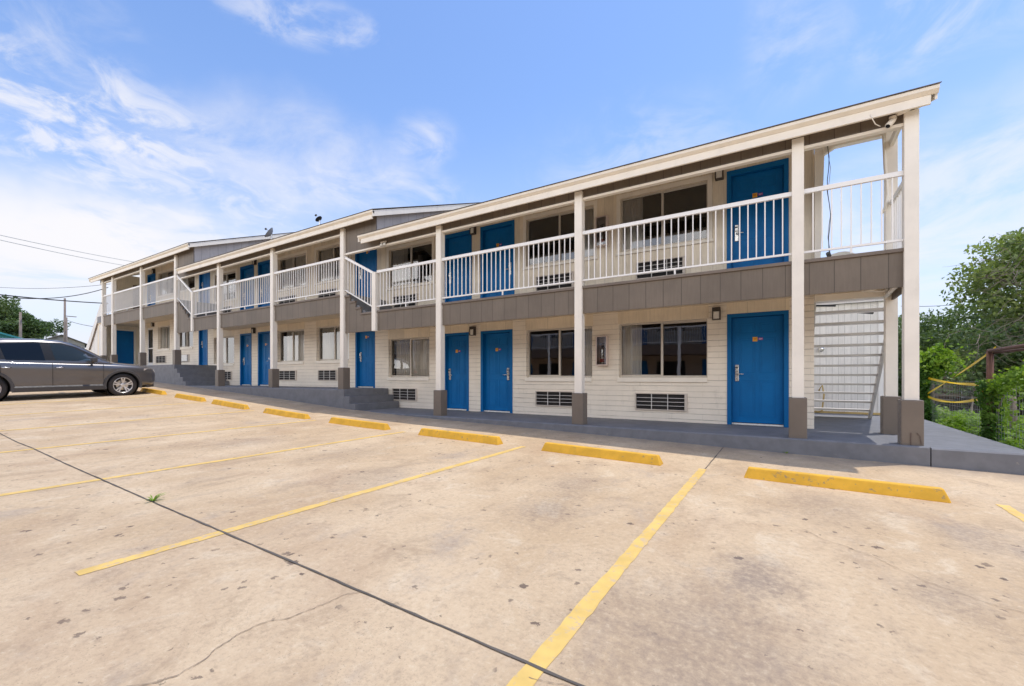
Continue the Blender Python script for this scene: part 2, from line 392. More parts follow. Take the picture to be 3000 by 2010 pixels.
# ------------------------------------------------------------ mesh helpers
class MB:
    def __init__(s): s.v = []; s.f = []
    def add(s, vs, fs):
        o = len(s.v); s.v += [tuple(v) for v in vs]; s.f += [tuple(i+o for i in f) for f in fs]; return s
    def box(s, x0, x1, y0, y1, z0, z1):
        if x0 > x1: x0, x1 = x1, x0
        if y0 > y1: y0, y1 = y1, y0
        if z0 > z1: z0, z1 = z1, z0
        return s.add([(x0,y0,z0),(x1,y0,z0),(x1,y1,z0),(x0,y1,z0),(x0,y0,z1),(x1,y0,z1),(x1,y1,z1),(x0,y1,z1)],
                     [(0,3,2,1),(4,5,6,7),(0,1,5,4),(1,2,6,5),(2,3,7,6),(3,0,4,7)])
    def quad(s, a, b, c, d): return s.add([a,b,c,d], [(0,1,2,3)])
    def poly(s, pts): return s.add(pts, [tuple(range(len(pts)))])
    def prism(s, prof, a, b, axis='x'):
        # prof: 2D points; extruded from a to b along the axis
        n = len(prof)
        def P(t, p):
            return (t, p[0], p[1]) if axis == 'x' else ((p[0], t, p[1]) if axis == 'y' else (p[0], p[1], t))
        vs = [P(a, p) for p in prof] + [P(b, p) for p in prof]
        fs = [tuple(range(n))[::-1], tuple(range(n, 2*n))] + [(i, (i+1) % n, n+(i+1) % n, n+i) for i in range(n)]
        return s.add(vs, fs)
    def tube(s, pts, r, n=8, cap=True):
        pts = [Vector(p) for p in pts]; rr = r if isinstance(r, (list, tuple)) else [r]*len(pts)
        rings = []; up = None
        for i, p in enumerate(pts):
            d = (pts[min(i+1, len(pts)-1)]-pts[max(i-1, 0)]).normalized()
            if up is None: up = d.orthogonal().normalized()
            up = (up-d*up.dot(d)); up = up.normalized() if up.length > 1e-6 else d.orthogonal().normalized()
            q = d.cross(up)
            rings.append([p+(up*math.cos(2*math.pi*k/n)+q*math.sin(2*math.pi*k/n))*rr[i] for k in range(n)])
        vs = [v for ring in rings for v in ring]; fs = []
        for i in range(len(pts)-1):
            for k in range(n):
                a = i*n+k; b = i*n+(k+1) % n; fs.append((a, b, b+n, a+n))
        if cap: fs.append(tuple(range(n))[::-1]); fs.append(tuple(range((len(pts)-1)*n, len(pts)*n)))
        return s.add(vs, fs)
    def bar(s, p, q, w, h):
        # square bar from p to q, w horizontal width, h vertical height
        p = Vector(p); q = Vector(q); d = (q-p).normalized()
        side = d.cross(Vector((0,0,1)))
        side = side.normalized() if side.length > 1e-4 else Vector((1,0,0))
        up = side.cross(d).normalized()
        vs = []
        for c in (p, q):
            for a, b in ((-1,-1),(1,-1),(1,1),(-1,1)): vs.append(c+side*a*w/2+up*b*h/2)
        return s.add(vs, [(0,3,2,1),(4,5,6,7),(0,1,5,4),(1,2,6,5),(2,3,7,6),(3,0,4,7)])
    def lathe(s, prof, n=24, center=(0,0,0), axis='x'):
        vs = []; m = len(prof)
        for i in range(n):
            t = 2*math.pi*i/n
            for a, r in prof:
                if axis == 'x': p = (a, r*math.cos(t), r*math.sin(t))
                elif axis == 'z': p = (r*math.cos(t), r*math.sin(t), a)
                else: p = (r*math.cos(t), a, r*math.sin(t))
                vs.append((p[0]+center[0], p[1]+center[1], p[2]+center[2]))
        fs = []
        for i in range(n):
            for j in range(m-1):
                a = i*m+j; b = ((i+1) % n)*m+j; fs.append((a, b, b+1, a+1))
        return s.add(vs, fs)
    def build(s, name, mat, parent=None, origin=None, smooth=False, bevel=0., label=None):
        og = Vector(origin) if origin is not None else (world_of(parent) if parent else Vector((0,0,0)))
        me = bpy.data.meshes.new(name)
        me.from_pydata([(v[0]-og.x, v[1]-og.y, v[2]-og.z) for v in s.v], [], s.f)
        me.validate(); me.update()
        mats = mat if isinstance(mat, (list, tuple)) else [mat]
        for m in mats: me.materials.append(m)
        if smooth:
            me.polygons.foreach_set('use_smooth', [True]*len(me.polygons))
        o = bpy.data.objects.new(name, me); COL.objects.link(o)
        if parent: o.parent = parent; o.location = og-world_of(parent)
        else: o.location = og
        if bevel:
            b = o.modifiers.new('bevel', 'BEVEL'); b.width = bevel; b.segments = 2; b.limit_method = 'ANGLE'; b.angle_limit = R(40)
        if label: o['label'] = label
        return o
def world_of(o):
    v = Vector((0,0,0))
    while o is not None: v += Vector(o.location); o = o.parent
    return v
def thing(name, label, cat, loc, group=None):
    o = bpy.data.objects.new(name, None); COL.objects.link(o); o.location = loc; o.empty_display_size = .2
    return tag(o, label, cat, group)
def tag(o, label, cat, group=None, kind=None):
    o['label'] = label; o['category'] = cat
    if group: o['group'] = group
    if kind: o['kind'] = kind
    return o
def struct(o, label=None):
    o['kind'] = 'structure'
    if label: o['label'] = label
    return o
random.seed(7); rng = np.random.default_rng(7)

# ------------------------------------------------------------ ground heights
KX = [(-400,.3),(-60,.3),(-40,.22),(-31,.06),(-23.2,-.20),(-20,-.35),(-17.5,-.48),(-14,-.66),(-9.85,-.905),(-7.2,-.985),(-3.6,-1.065),(0,-1.15),(2,-1.18),(6,-1.25),(60,-1.6),(400,-1.6)]
def gx(X):
    for (a, b), (c, d) in zip(KX, KX[1:]):
        if X <= c: return b+(d-b)*(X-a)/(c-a)
    return KX[-1][1]
def gz(X, Y):
    k = .010+.019*min(1, max(0, (-9-X)/6))
    return gx(X)+k*(max(-8, min(Y, 7.8))-7.8)
def sheet(xs, ys, zf):
    mb = MB(); nx, ny = len(xs), len(ys)
    vs = [(x, y, zf(x, y)) for y in ys for x in xs]
    fs = [(j*nx+i, j*nx+i+1, (j+1)*nx+i+1, (j+1)*nx+i) for j in range(ny-1) for i in range(nx-1)]
    return mb.add(vs, fs)
XS = sorted(set([k[0] for k in KX]+list(np.arange(-44, 46, 1.0))+[-1200,-200,-100,100,200,1200,-9.,-15.]))
YS = sorted(set([-1200,-400,-100,-40,-20,-8,-6,-4,-2,0,2,4,6,7.8,8.0,10,14,20,30,60,150,400,1200]))
def terr(x, y):
    z = gz(x, y)-.06
    if y > 7.9: z -= .06
    return z
struct(sheet(XS, YS, terr).build('ground', M['dirt'], smooth=True), 'dirt and weed ground around the motel lot')
xs = [x for x in XS if -44 <= x <= 45]; ys = [-7.3,-6,-4,-2,0,1,2,3,4,5,6,7,7.85]
struct(sheet(xs, ys, gz).build('parking_lot', M['concrete'], smooth=True), 'stained beige concrete parking lot')

# painted lines, joints and cracks: thin sheets draped on the lot
def drape(pts, w, mb, lift, jitter=0., step=.15):
    P = [Vector((p[0], p[1])) for p in pts]; out = []
    for a, b in zip(P, P[1:]):
        n = max(1, int((b-a).length/step))
        for i in range(n): out.append(a.lerp(b, i/n))
    out.append(P[-1]); L = []; 
    for i, p in enumerate(out):
        d = (out[min(i+1, len(out)-1)]-out[max(i-1, 0)]).normalized(); q = Vector((-d.y, d.x))
        ww = w/2*(1+random.uniform(-jitter, jitter)); s = q*random.uniform(-jitter, jitter)*w*.4
        a = p+q*ww+s; b = p-q*ww+s
        L.append(((a.x, a.y, gz(a.x, a.y)+lift), (b.x, b.y, gz(b.x, b.y)+lift)))
    for (a, b), (c, d) in zip(L, L[1:]): mb.quad(a, b, d, c)
mb = MB()
LINES = [4.32, 1.72, -.87, -3.47, -6.07, -8.82, -11.38, -13.95, -16.5, -19.1]
for x in LINES: drape([(x, .8), (x, 5.88)], .090, mb, .003, .09, .06)
struct(mb.build('parking_lines', M['line']), 'faded yellow parking stall lines')
mb = MB()
drape([(-44, 1.66), (-11, 1.62), (-4.7, 1.575), (45, 1.50)], .014, mb, .005, .35, .09)
drape([(-.845, 5.9), (-.84, 7.82)], .012, mb, .005, .3)
struct(mb.build('pavement_joint', M['joint']), 'dark open joint running across the concrete slab')
def crack(pts, w=.006):
    P = [Vector(p) for p in pts]
    for _ in range(5):
        Q = [P[0]]
        for a, b in zip(P, P[1:]):
            m = (a+b)/2; d = b-a; m += Vector((-d.y, d.x))*random.uniform(-.13, .13); Q += [m, b]
        P = Q
    return [(p.x, p.y) for p in P]
mb = MB()
for c, w in [([(-1.95, 1.57), (-2.1, 1.1), (-2.02, .75), (-2.2, .45), (-2.3, .2)], .0075), ([(-4.72, 1.6), (-4.6, 2.0), (-4.4, 2.3)], .005),
             ([(-2.7, 1.57), (-2.75, 1.95)], .004), ([(.1, 4.1), (.6, 3.6), (1.0, 3.3), (1.5, 3.25), (2.4, 3.0)], .0055),
             ([(-.86, 1.5), (-.5, 1.62), (0, 1.6)], .005), ([(-7.6, 3.6), (-7.1, 3.8), (-6.7, 4.3)], .006), ([(-1.1, 6.3), (-2.3, 6.6), (-3.3, 6.4)], .006)]:
    drape(crack(c), w*.48, mb, .0045, .6, .03)
struct(mb.build('pavement_cracks', M['crack']), 'fine cracks in the concrete')

# ------------------------------------------------------------ walkways and steps
F1, F2, F3 = -.92, -.34, .52
YK = 7.78; YW = 9.43
def slab(name, x0, x1, ztop, y0, y1, label, x_steps=60):
    mb = MB()
    n = max(1, int((x1-x0)/1.0)); xs = [x0+(x1-x0)*i/n for i in range(n+1)]
    prof_lip = .018
    for a, b in zip(xs, xs[1:]):
        for (p, q) in (((a, y0), (b, y0)),):
            mb.quad((a, y0, -1.9), (b, y0, -1.9), (b, y0, ztop-prof_lip), (a, y0, ztop-prof_lip))
            mb.quad((a, y0, ztop-prof_lip), (b, y0, ztop-prof_lip), (b, y0+prof_lip, ztop), (a, y0+prof_lip, ztop))
        mb.quad((a, y0+prof_lip, ztop), (b, y0+prof_lip, ztop), (b, y1, ztop), (a, y1, ztop))
    mb.quad((x1, y0, -1.9), (x1, y1, -1.9), (x1, y1, ztop), (x1, y0, ztop))
    mb.quad((x0, y0, -1.9), (x0, y0, ztop), (x0, y1, ztop), (x0, y1, -1.9))
    return struct(mb.build(name, M['kerb']), label)
slab('walkway', -10.1, 1.62, F1, YK, 14.6, 'grey painted raised walkway at the near end')
slab('walkway', 1.632, 2.60, F1-.012, YK-.004, 14.6, 'grey walkway slab right of the corner post')
slab('walkway', -20.45, -10.6, F2, YK+.003, YW+.2, 'grey painted raised walkway of the middle wing')
slab('walkway', -33, -21.42, F3, YK+.006, YW+1.6, 'grey painted raised walkway of the far wing')
def steps(x_left, tread, ztop, n, riser, label, ydepth=YW-.03):
    t = thing('concrete_steps', label, 'steps', (x_left, YK, ztop-n*riser))
    for i in range(n):
        mb = MB(); z = ztop-(i+1)*riser if i else ztop-riser
        mb.box(x_left+tread*i-.004*i, x_left+tread*(i+1), YK+.004*(i+1), ydepth, -1.8, ztop-(i)*riser-.0 if False else ztop-riser*(i+1)+riser)
        mb.build('step', M['kerb'], t, bevel=.008)
    return t
steps(-10.63, .235, F2-.002, 3, .193, 'three grey painted steps beside the fourth blue door')
steps(-21.45, .25, F3-.002, 5, .172, 'five grey painted steps at the far wing')

# ------------------------------------------------------------ facade pieces
def opening_wall(x0, x1, z0, z1, ops, y, depth=.16):
    """wall face at y with rectangular holes; ops = (x0,x1,z0,z1)"""
    mb = MB()
    X = sorted(set([x0, x1]+[o[0] for o in ops]+[o[1] for o in ops])); Z = sorted(set([z0, z1]+[o[2] for o in ops]+[o[3] for o in ops]))
    X = [v for v in X if x0 <= v <= x1]; Z = [v for v in Z if z0 <= v <= z1]
    for a, b in zip(X, X[1:]):
        for c, d in zip(Z, Z[1:]):
            mx, mz = (a+b)/2, (c+d)/2
            if any(o[0] < mx < o[1] and o[2] < mz < o[3] for o in ops): continue
            mb.quad((a,y,c), (b,y,c), (b,y,d), (a,y,d)); mb.quad((a,y+depth,c), (a,y+depth,d), (b,y+depth,d), (b,y+depth,c))
    for a, b, c, d in ops:
        mb.quad((a,y,c), (a,y,d), (a,y+depth,d), (a,y+depth,c)); mb.quad((b,y,c), (b,y+depth,c), (b,y+depth,d), (b,y,d))
        mb.quad((a,y,d), (b,y,d), (b,y+depth,d), (a,y+depth,d)); mb.quad((a,y,c), (a,y+depth,c), (b,y+depth,c), (b,y,c))
    for x in (x0, x1): mb.quad((x,y,z0), (x,y+depth,z0), (x,y+depth,z1), (x,y,z1))
    return mb
def curtain_mesh(x0, x1, z0, z1, y, amp=.022, per=.085):
    mb = MB(); n = max(6, int((x1-x0)/.012)); ph = random.uniform(0, 6); prev = None
    for i in range(n+1):
        x = x0+(x1-x0)*i/n
        t = 2*math.pi*x/per
        d = amp*(math.sin(t+ph)+.45*math.sin(1.7*t+ph*2+1.5*math.sin(.37*t)))
        cur = ((x, y+d*.9, z0), (x+.004*math.sin(t*.5), y+d*.5, z1))
        if prev: mb.quad(prev[0], cur[0], cur[1], prev[1])
        prev = cur
    return mb
def window(root, x0, x1, z0, z1, upper, curtains=(), sill=True, blind=False):
    y = YW+(.055 if upper else .10); cx = (x0+x1)/2; og = (cx, YW, z0)
    fw = .028
    f = MB(); f.box(x0+.002, x0+fw, y, y+.05, z0+.002, z1-.002).box(x1-fw, x1-.002, y, y+.05, z0+.002, z1-.002)
    f.box(x0+fw, x1-fw, y, y+.05, z0+.002, z0+fw+.01).box(x0+fw, x1-fw, y, y+.05, z1-fw, z1-.002)
    f.box(cx-.022, cx+.022, y-.006, y+.044, z0+fw+.01, z1-fw)
    f.box(x0+fw, cx-.022, y+.012, y+.03, z0+fw+.01, z0+fw+.03).box(cx+.022, x1-fw, y+.012, y+.03, z1-fw-.02, z1-fw)
    w = f.build('window', M['alu'], root, og, bevel=.003)
    g = MB(); g.quad((x0+fw, y+.022, z0+fw), (cx-.02, y+.022, z0+fw), (cx-.02, y+.022, z1-fw), (x0+fw, y+.022, z1-fw)); g.build('pane', M['glass'], w, og)
    g = MB(); g.quad((cx+.02, y+.030, z0+fw), (x1-fw, y+.030, z0+fw), (x1-fw, y+.030, z1-fw), (cx+.02, y+.030, z1-fw)); g.build('pane', M['glass'], w, og)
    for a, b in curtains:
        curtain_mesh(a, b, z0+.01, z1+.02, y+.075).build('curtain', M['curtain'], w, og, smooth=True)
    if upper:
        t = MB(); q = .085
        t.box(x0-q, x0-.001, YW-.018, YW+.054, z0-.02, z1+q).box(x1+.001, x1+q, YW-.018, YW+.054, z0-.02, z1+q)
        t.box(x0-.001, x1+.001, YW-.018, YW+.054, z1+.001, z1+q)
        t.build('trim', M['post'], w, og)
        s = MB(); s.box(x0-q-.02, x1+q+.02, YW-.035, YW+.05, z0-.075, z0-.021).build('sill', M['post'], w, og, bevel=.004)
    else:
        s = MB(); s.box(x0-.03, x1-.005, YW-.035, YW+.14, z0-.10, z0-.002).build('sill', M['post'], w, og, bevel=.006)
    return w
def ac_unit(root, x0, x1, z0, z1, covered=False):
    og = ((x0+x1)/2, YW, z0); y = YW-.035
    b = MB(); t = .022
    b.box(x0, x1, y, y+.30, z1-t, z1).box(x0, x1, y, y+.30, z0, z0+t).box(x0, x0+t, y, y+.30, z0+t, z1-t).box(x1-t-.03, x1, y, y+.30, z0+t, z1-t)
    a = b.build('air_conditioner', M['acbox'], root, og, bevel=.003)
    k = MB(); k.box(x0+t, x1-t-.03, y+.06, y+.20, z0+t, z1-t)
    if covered:
        k.build('core', M['black'], a, og); c = MB(); c.box(x0+.04, x1-.16, y-.012, y+.05, z0+.04, z1-.03).build('cover', M['rail'], a, og)
        return a
    k.build('core', M['acdark'], a, og)
    g = MB(); xa, xb = x0+t, x1-t-.03; za, zb = z0+t, z1-t
    for i in (1, 2): x = xa+(xb-xa)*i/3; g.box(x-.007, x+.007, y-.002, y+.012, za, zb)
    for i in range(1, 4): z = za+(zb-za)*i/4; g.box(xa, xb, y+.001, y+.010, z-.0045, z+.0045)
    g.build('grille', M['acgrille'], a, og)
    s = MB()
    for i in range(46): x = xa+(xb-xa)*(i+.5)/46; s.box(x-.0015, x+.0015, y+.03, y+.058, za, zb)
    s.build('fins', M['acdark'], a, og)
    return a
def lamp(root, x, z, w=.145, h=.24):
    og = (x, YW, z); b = MB()
    b.box(x-w/2, x+w/2, YW-.02, YW-.002, z, z+h); b.box(x-w/2, x+w/2, YW-.11, YW-.02, z+h-.018, z+h)
    for sx in (-1, 1): b.box(x+sx*w/2-.007*(sx > 0)*2, x+sx*w/2+.014*(sx < 0), YW-.11, YW-.02, z+.01, z+h-.018)
    b.box(x-w/2, x+w/2, YW-.11, YW-.02, z, z+.012)
    b.box(x-w/2+.014, x+w/2-.014, YW-.108, YW-.098, z+h-.075, z+h-.018)
    l = b.build('wall_lamp', M['bronze'], root, og)
    g = MB(); g.box(x-w/2+.016, x+w/2-.016, YW-.10, YW-.022, z+.014, z+h-.078).build('lamp_shade', M['lampglass'], l, og, bevel=.01)
    return l
def door(root, x0, x1, zf, ztop, upper=False, hinge_left=False, plate=True, lock=True, blank=False):
    og = ((x0+x1)/2, YW, zf); fw = .075; yd = YW+.085
    top_w = .10 if upper else .07
    f = MB()
    yf = YW-.014
    for a, b in ((x0+.001, x0+fw), (x1-fw, x1-.001)): f.box(a, b, yf, yd+.05, zf, ztop-.001)
    f.box(x0+fw, x1-fw, yf+.001, yd+.05, ztop-top_w, ztop-.001)
    # inner stop
    f.box(x0+fw, x0+fw+.014, yd-.02, yd+.05, zf, ztop-top_w); f.box(x1-fw-.014, x1-fw, yd-.02, yd+.05, zf, ztop-top_w)
    X0, X1, Z0, Z1 = x0+fw+.016, x1-fw-.016, zf+.045, ztop-top_w-.006
    s = MB(); s.box(X0, X1, yd, yd+.04, Z0, Z1)
    W, H = X1-X0, Z1-Z0
    if not blank:
        for cx0, cx1 in ((.14, .46), (.54, .86)):
            for a, b in ((.055, .40), (.47, .80), (.845, .945)):
                ax, bx, az, bz = X0+W*cx0, X0+W*cx1, Z0+H*a, Z0+H*b; t = .014
                # moulded border and raised field
                s.box(ax, bx, yd-.006, yd, az, az+t).box(ax, bx, yd-.006, yd, bz-t, bz)
                s.box(ax, ax+t, yd-.006, yd, az+t, bz-t).box(bx-t, bx, yd-.006, yd, az+t, bz-t)
                s.box(ax+.04, bx-.04, yd-.005, yd, az+.04, bz-.04)
    d = s.build('door', M['blue'], root, og, bevel=.003)
    f.build('door_frame', M['bluebright'], d, og, bevel=.003)
    th = MB(); th.box(X0-.01, X1+.01, yd-.05, yd+.04, zf+.004, zf+.032).build('threshold', M['rail'], d, og)
    if lock:
        lx = X1-.09 if hinge_left else X0+.075; zl = zf+1.0
        L = MB(); L.box(lx-.033, lx+.033, yd-.022, yd-.0005, zl-.16, zl+.16)
        L.box(lx-.028, lx+.028, yd-.045, yd-.022, zl+.03, zl+.13)
        lo = L.build('lock', M['steel'], d, og, bevel=.006)
        k = MB(); k.box(lx-.022, lx+.022, yd-.047, yd-.0455, zl+.09, zl+.115).build('card_slot', M['black'], d, og)
        h = MB(); sgn = -1 if hinge_left else 1
        h.tube([(lx, yd-.022, zl-.02), (lx, yd-.07, zl-.02), (lx+sgn*.03, yd-.078, zl-.02), (lx+sgn*.12, yd-.075, zl-.022)], .010, 8)
        h.build('handle', M['steel'], d, og, smooth=True)
    if plate:
        px = (X0+X1)/2-.03; pz = Z0+H*.79
        a = MB(); a.box(px-.045, px+.035, yd-.012, yd-.0075, pz-.042, pz+.042); a = a.build('number_plate', M['platey'], d, og)
        c = MB(); c.box(px-.028, px+.018, yd-.0135, yd-.0122, pz-.006, pz+.006).box(px-.026, px-.014, yd-.0135, yd-.0122, pz+.006, pz+.024).box(px+.004, px+.016, yd-.0135, yd-.0122, pz+.006, pz+.024); c.build('plate_mark', M['plateo'], d, og)
        e = MB(); e.box(px+.050, px+.125, yd-.011, yd-.0075, pz-.020, pz+.026); e.build('small_sign', M['platep'], d, og)
        g = MB(); g.box(px+.060, px+.115, yd-.0125, yd-.0112, pz+.004, pz+.010).box(px+.064, px+.10, yd-.0125, yd-.0112, pz-.008, pz-.003); g.build('sign_mark', M['platew'], d, og)
    return d
def post(root, x, floor, ztop, w=.155, base=True, y=7.885, zb=None):
    og = (x, y+w/2, floor)
    s = MB(); s.box(x-w/2, x+w/2, y, y+w, (floor+.60) if base else zb, ztop)
    p = s.build('post', M['post'], root, og, bevel=.006)
    if base:
        b = MB(); b.box(x-.117, x+.117, y-.04, y+w+.04, floor-.01, floor+.61); b.build('post_base', M['base'], p, og, bevel=.012)
    return p
def railing(root, x0, z0t, x1, z1t, drop=.965, y=7.95, n=None, foot=True):
    """top rail from (x0,z0t) to (x1,z1t); z = top of the rail"""
    L = math.hypot(x1-x0, z1t-z0t); n = n or max(2, int(round((x1-x0)/.118)))
    mb = MB(); mb.bar((x0, y, z0t-.032), (x1, y, z1t-.032), .05, .064); mb.bar((x0, y, z0t-drop+.014), (x1, y, z1t-drop+.014), .030, .030)
    for i in range(1, n):
        t = i/n; x = x0+(x1-x0)*t; z = z0t+(z1t-z0t)*t
        mb.box(x-.0085, x+.0085, y-.0085, y+.0085, z-drop+.025, z-.055)
    if foot: xm = (x0+x1)/2; mb.box(xm-.014, xm+.014, y-.012, y+.012, z0t-drop-.085, z0t-drop+.001)
    return mb.build('railing', M['rail'], root, ((x0+x1)/2, y, min(z0t, z1t)-drop))
def railing_y(root, x, y0, y1, zt, drop=.965):
    mb = MB(); mb.bar((x, y0, zt-.032), (x, y1, zt-.032), .05, .064); mb.bar((x, y0, zt-drop+.014), (x, y1, zt-drop+.014), .03, .03)
    n = int((y1-y0)/.118)
    for i in range(1, n):
        y = y0+(y1-y0)*i/n; mb.box(x-.0085, x+.0085, y-.0085, y+.0085, zt-drop+.025, zt-.055)
    return mb.build('railing', M['rail'], root, (x, (y0+y1)/2, zt-drop))

def roof(root, x0, x1, F, gable_x=None, notch=None, gable_drop=.58):
    """gable roof; eave front top at Y=7.68, z=F+4.71"""
    ze, ye = F+4.71, 7.68; p = .375; yr = 14.2; zr = ze+p*(yr-ye)
    mb = MB(); t = .014
    prof = [(ye-.02, ze-.008), (yr, zr), (2*yr-ye+.02, ze-.008), (2*yr-ye+.02, ze+t-.01), (yr, zr+t), (ye-.02, ze+t-.01)]
    xm = x1 if notch is None else notch[0]
    mb.prism(prof, x0-.015, xm+.015, 'x')
    if notch:
        yn = notch[1]; zn = ze+p*(yn-ye)
        mb.prism([(ye-.02, ze-.008), (yn, zn), (yn, zn+t), (ye-.02, ze+t-.01)], xm+.015, x1+.015, 'x')
    r = mb.build('roof', M['shingle'], root, ((x0+x1)/2, yr, ze))
    f = MB()
    f.prism([(ye+.03, ze-.03), (ye-.005, ze-.012), (ye+.0, ze-.055), (ye+.045, ze-.095), (ye+.065, ze-.098), (ye+.065, ze-.02)], x0, x1, 'x')
    f.prism([(ye+.048, ze-.099), (ye+.048, ze-.215), (ye+.085, ze-.215), (ye+.085, ze-.099)], x0+.075, x1-.075, 'x')
    f.build('fascia', M['fascia'], r)
    # underside boards
    s = MB(); s.prism([(ye+.086, ze-.09), (ye+.086, ze-.12), (yr, zr-.15), (yr, zr-.12)], x0+.06, xm-.06, 'x')
    if notch: s.prism([(ye+.086, ze-.09), (ye+.086, ze-.12), (yn, zn-.15), (yn, zn-.12)], xm-.06, x1-.06, 'x')
    s.build('soffit', M['soffit'], r)
    # rake boards
    for x, sg in ((x1, 1), (x0, -1)):
        q = MB()
        if notch and sg > 0:
            q.prism([(ye+.088, ze-.0), (yn, zn-.012), (yn, zn-.17), (ye+.088, ze-.155)], x-.03, x-.002, 'x'); q.build('rake_board', M['fascia'], r); x = xm; q = MB()
            q.prism([(yn, zn-.02), (yr, zr-.012), (2*yr-ye-.02, ze-.02), (2*yr-ye-.02, ze-.175), (yr, zr-.17), (yn, zn-.175)], x-.03, x, 'x'); q.build('rake_board', M['fascia'], r); continue
        q.prism([(ye+.02, ze-.02), (yr, zr-.012), (2*yr-ye-.02, ze-.02), (2*yr-ye-.02, ze-.175), (yr, zr-.17), (ye+.02, ze-.175)], x-(.03 if sg > 0 else 0), x+(.03 if sg < 0 else 0), 'x')
        q.build('rake_board', M['fascia'], r)
    if gable_x is not None:
        g = MB(); y0 = 7.99; dz = gable_drop
        g.prism([(y0, ze+p*(y0-ye)-dz-.06), (y0, ze+p*(y0-ye)-.05), (yr, zr-.05), (2*yr-y0, ze+p*(y0-ye)-.05), (2*yr-y0, ze+p*(y0-ye)-dz-.06), (yr, zr-dz-.06)], gable_x-.04, gable_x, 'x')
        g.build('gable_wall', M['gable'], root)
    return r
def band(root, x0, x1, zb, zt):
    mb = MB(); mb.box(x0, x1, 7.945, 7.975, zb, zt-.052).build('siding_band', M['band'], root, ((x0+x1)/2, 7.95, zb))
    l = MB(); l.box(x0, x1, 7.918, 7.99, zt-.05, zt).build('band_cap', M['taupe'], root, ((x0+x1)/2, 7.95, zt), bevel=.004)
def headers(ops, zt, F):
    pass

# ------------------------------------------------------------ wing 1 (nearest)
wing1 = thing('motel_wing', 'near two-storey motel wing at right with open corner bay and end stair', 'motel', (-4.6, 8.9, F1), 'stepped motel wings')
W1 = wing1
LW = [(-3.115, -1.31, -.005, 1.172), (-5.485, -3.74, -.005, 1.172), (-10.43, -8.73, -.005, 1.172)]
LD = [(-.958, .059), (-6.89, -5.888), (-8.185, -7.289)]
UW = [(-3.08, -1.305, 2.76, 3.935), (-5.485, -3.70, 2.76, 3.935), (-10.41, -8.62, 2.76, 3.935)]
UD = [(-.963, .059), (-6.90, -5.83), (-8.175, -7.19)]
D1T = F1+2.145
ops = LW+[(a, b, F1, D1T) for a, b in LD]
ACX1 = [(-2.75, -1.685), (-5.21, -4.17), (-10.245, -9.205)]
opsac = [(a+.005, b-.005, -.70, -.335) for a, b in ACX1]
opening_wall(-10.72, .44, F1, 1.80, ops+opsac, YW).build('brick_wall', M['brick'], W1)
UF1 = 1.80; U1T = 4.005
opsu = UW+[(a, b, UF1, U1T) for a, b in UD]
opsacu = [(a+.005, b-.005, 2.10, 2.475) for a, b in ((-2.73, -1.725), (-5.2, -4.19), (-10.2, -9.2))]
opening_wall(-10.72, .44, UF1, 4.42, opsu+opsacu, YW).build('upper_wall', M['upper'], W1)
def header_board(root, a, b, z0, z1): MB().box(a, b, YW-.006, YW+.02, z0, z1).build('header_board', M['header'], root, ((a+b)/2, YW, z0))
for a, b, c, d in LW: header_board(W1, a-.02, b+.02, d+.001, 1.79)
for a, b in LD: header_board(W1, a-.01, b+.01, D1T+.001, 1.79)
# end walls and rear of the block
mb = MB(); mb.box(.28, .44, YW+.161, 19.0, F1, 4.42); mb.box(-10.72, .28, 18.85, 19.0, F1, 4.42); mb.build('end_wall', M['brick'], W1)
def interior(root, x0, x1, z0, z1, zmid):
    y0, y1 = YW+.17, YW+3.2
    for a, b in ((z0, zmid-.04), (zmid+.0, z1)):
        mb = MB()
        mb.quad((x0,y1,a),(x1,y1,a),(x1,y1,b),(x0,y1,b)); mb.quad((x0,y0,a+.01),(x1,y0,a+.01),(x1,y1,a+.01),(x0,y1,a+.01)); mb.quad((x0,y0,b),(x1,y0,b),(x1,y1,b),(x0,y1,b))
        for x in (x0, x1): mb.quad((x,y0,a),(x,y1,a),(x,y1,b),(x,y0,b))
        mb.build('room_interior', M['interior'], root)
interior(W1, -10.7, .27, F1, 4.3, 1.80)
window(W1, *LW[0], False, [(-3.10, -2.66)])
window(W1, *LW[1], False, [(-4.05, -3.76)])
window(W1, *LW[2], False, [(-10.24, -9.60), (-9.58, -8.74)])
window(W1, *UW[0], True, [(-3.06, -2.62)])
window(W1, *UW[1], True, [(-4.06, -3.72)])
window(W1, *UW[2], True, [(-10.38, -9.86), (-9.86, -9.72)])
for a, b in ACX1: ac_unit(W1, a, b, -.70, -.335)
for a, b in ((-2.73, -1.725), (-5.2, -4.19), (-10.2, -9.2)): ac_unit(W1, a, b, 2.10, 2.475)
door(W1, *LD[0], F1, D1T); door(W1, *LD[1], F1, D1T, hinge_left=True); door(W1, *LD[2], F1, D1T)
door(W1, *UD[0], UF1, U1T, True); door(W1, *UD[1], UF1, U1T, True, hinge_left=True); door(W1, *UD[2], UF1, U1T, True, plate=False)
lamp(W1, -1.14, 1.125); lamp(W1, -7.12, 1.12); lamp(W1, -1.09, 3.865); lamp(W1, -7.11, 3.84)
PX1 = [1.457, .165, -3.42, -7.02]
for x in PX1: post(W1, x, F1, 3.62+.0)
mb = MB()
mb.tube([(1.44, 7.838, F1+.0), (1.438, 7.838, F1+.09), (1.442, 7.838, F1+.17)], .0055, 5)
mb.tube([(1.50, 7.838, F1+.17), (1.53, 7.838, F1+.13), (1.545, 7.838, F1+.02)], .004, 5)
mb.build('crack', M['oband'], W1, (1.44, 7.84, F1))
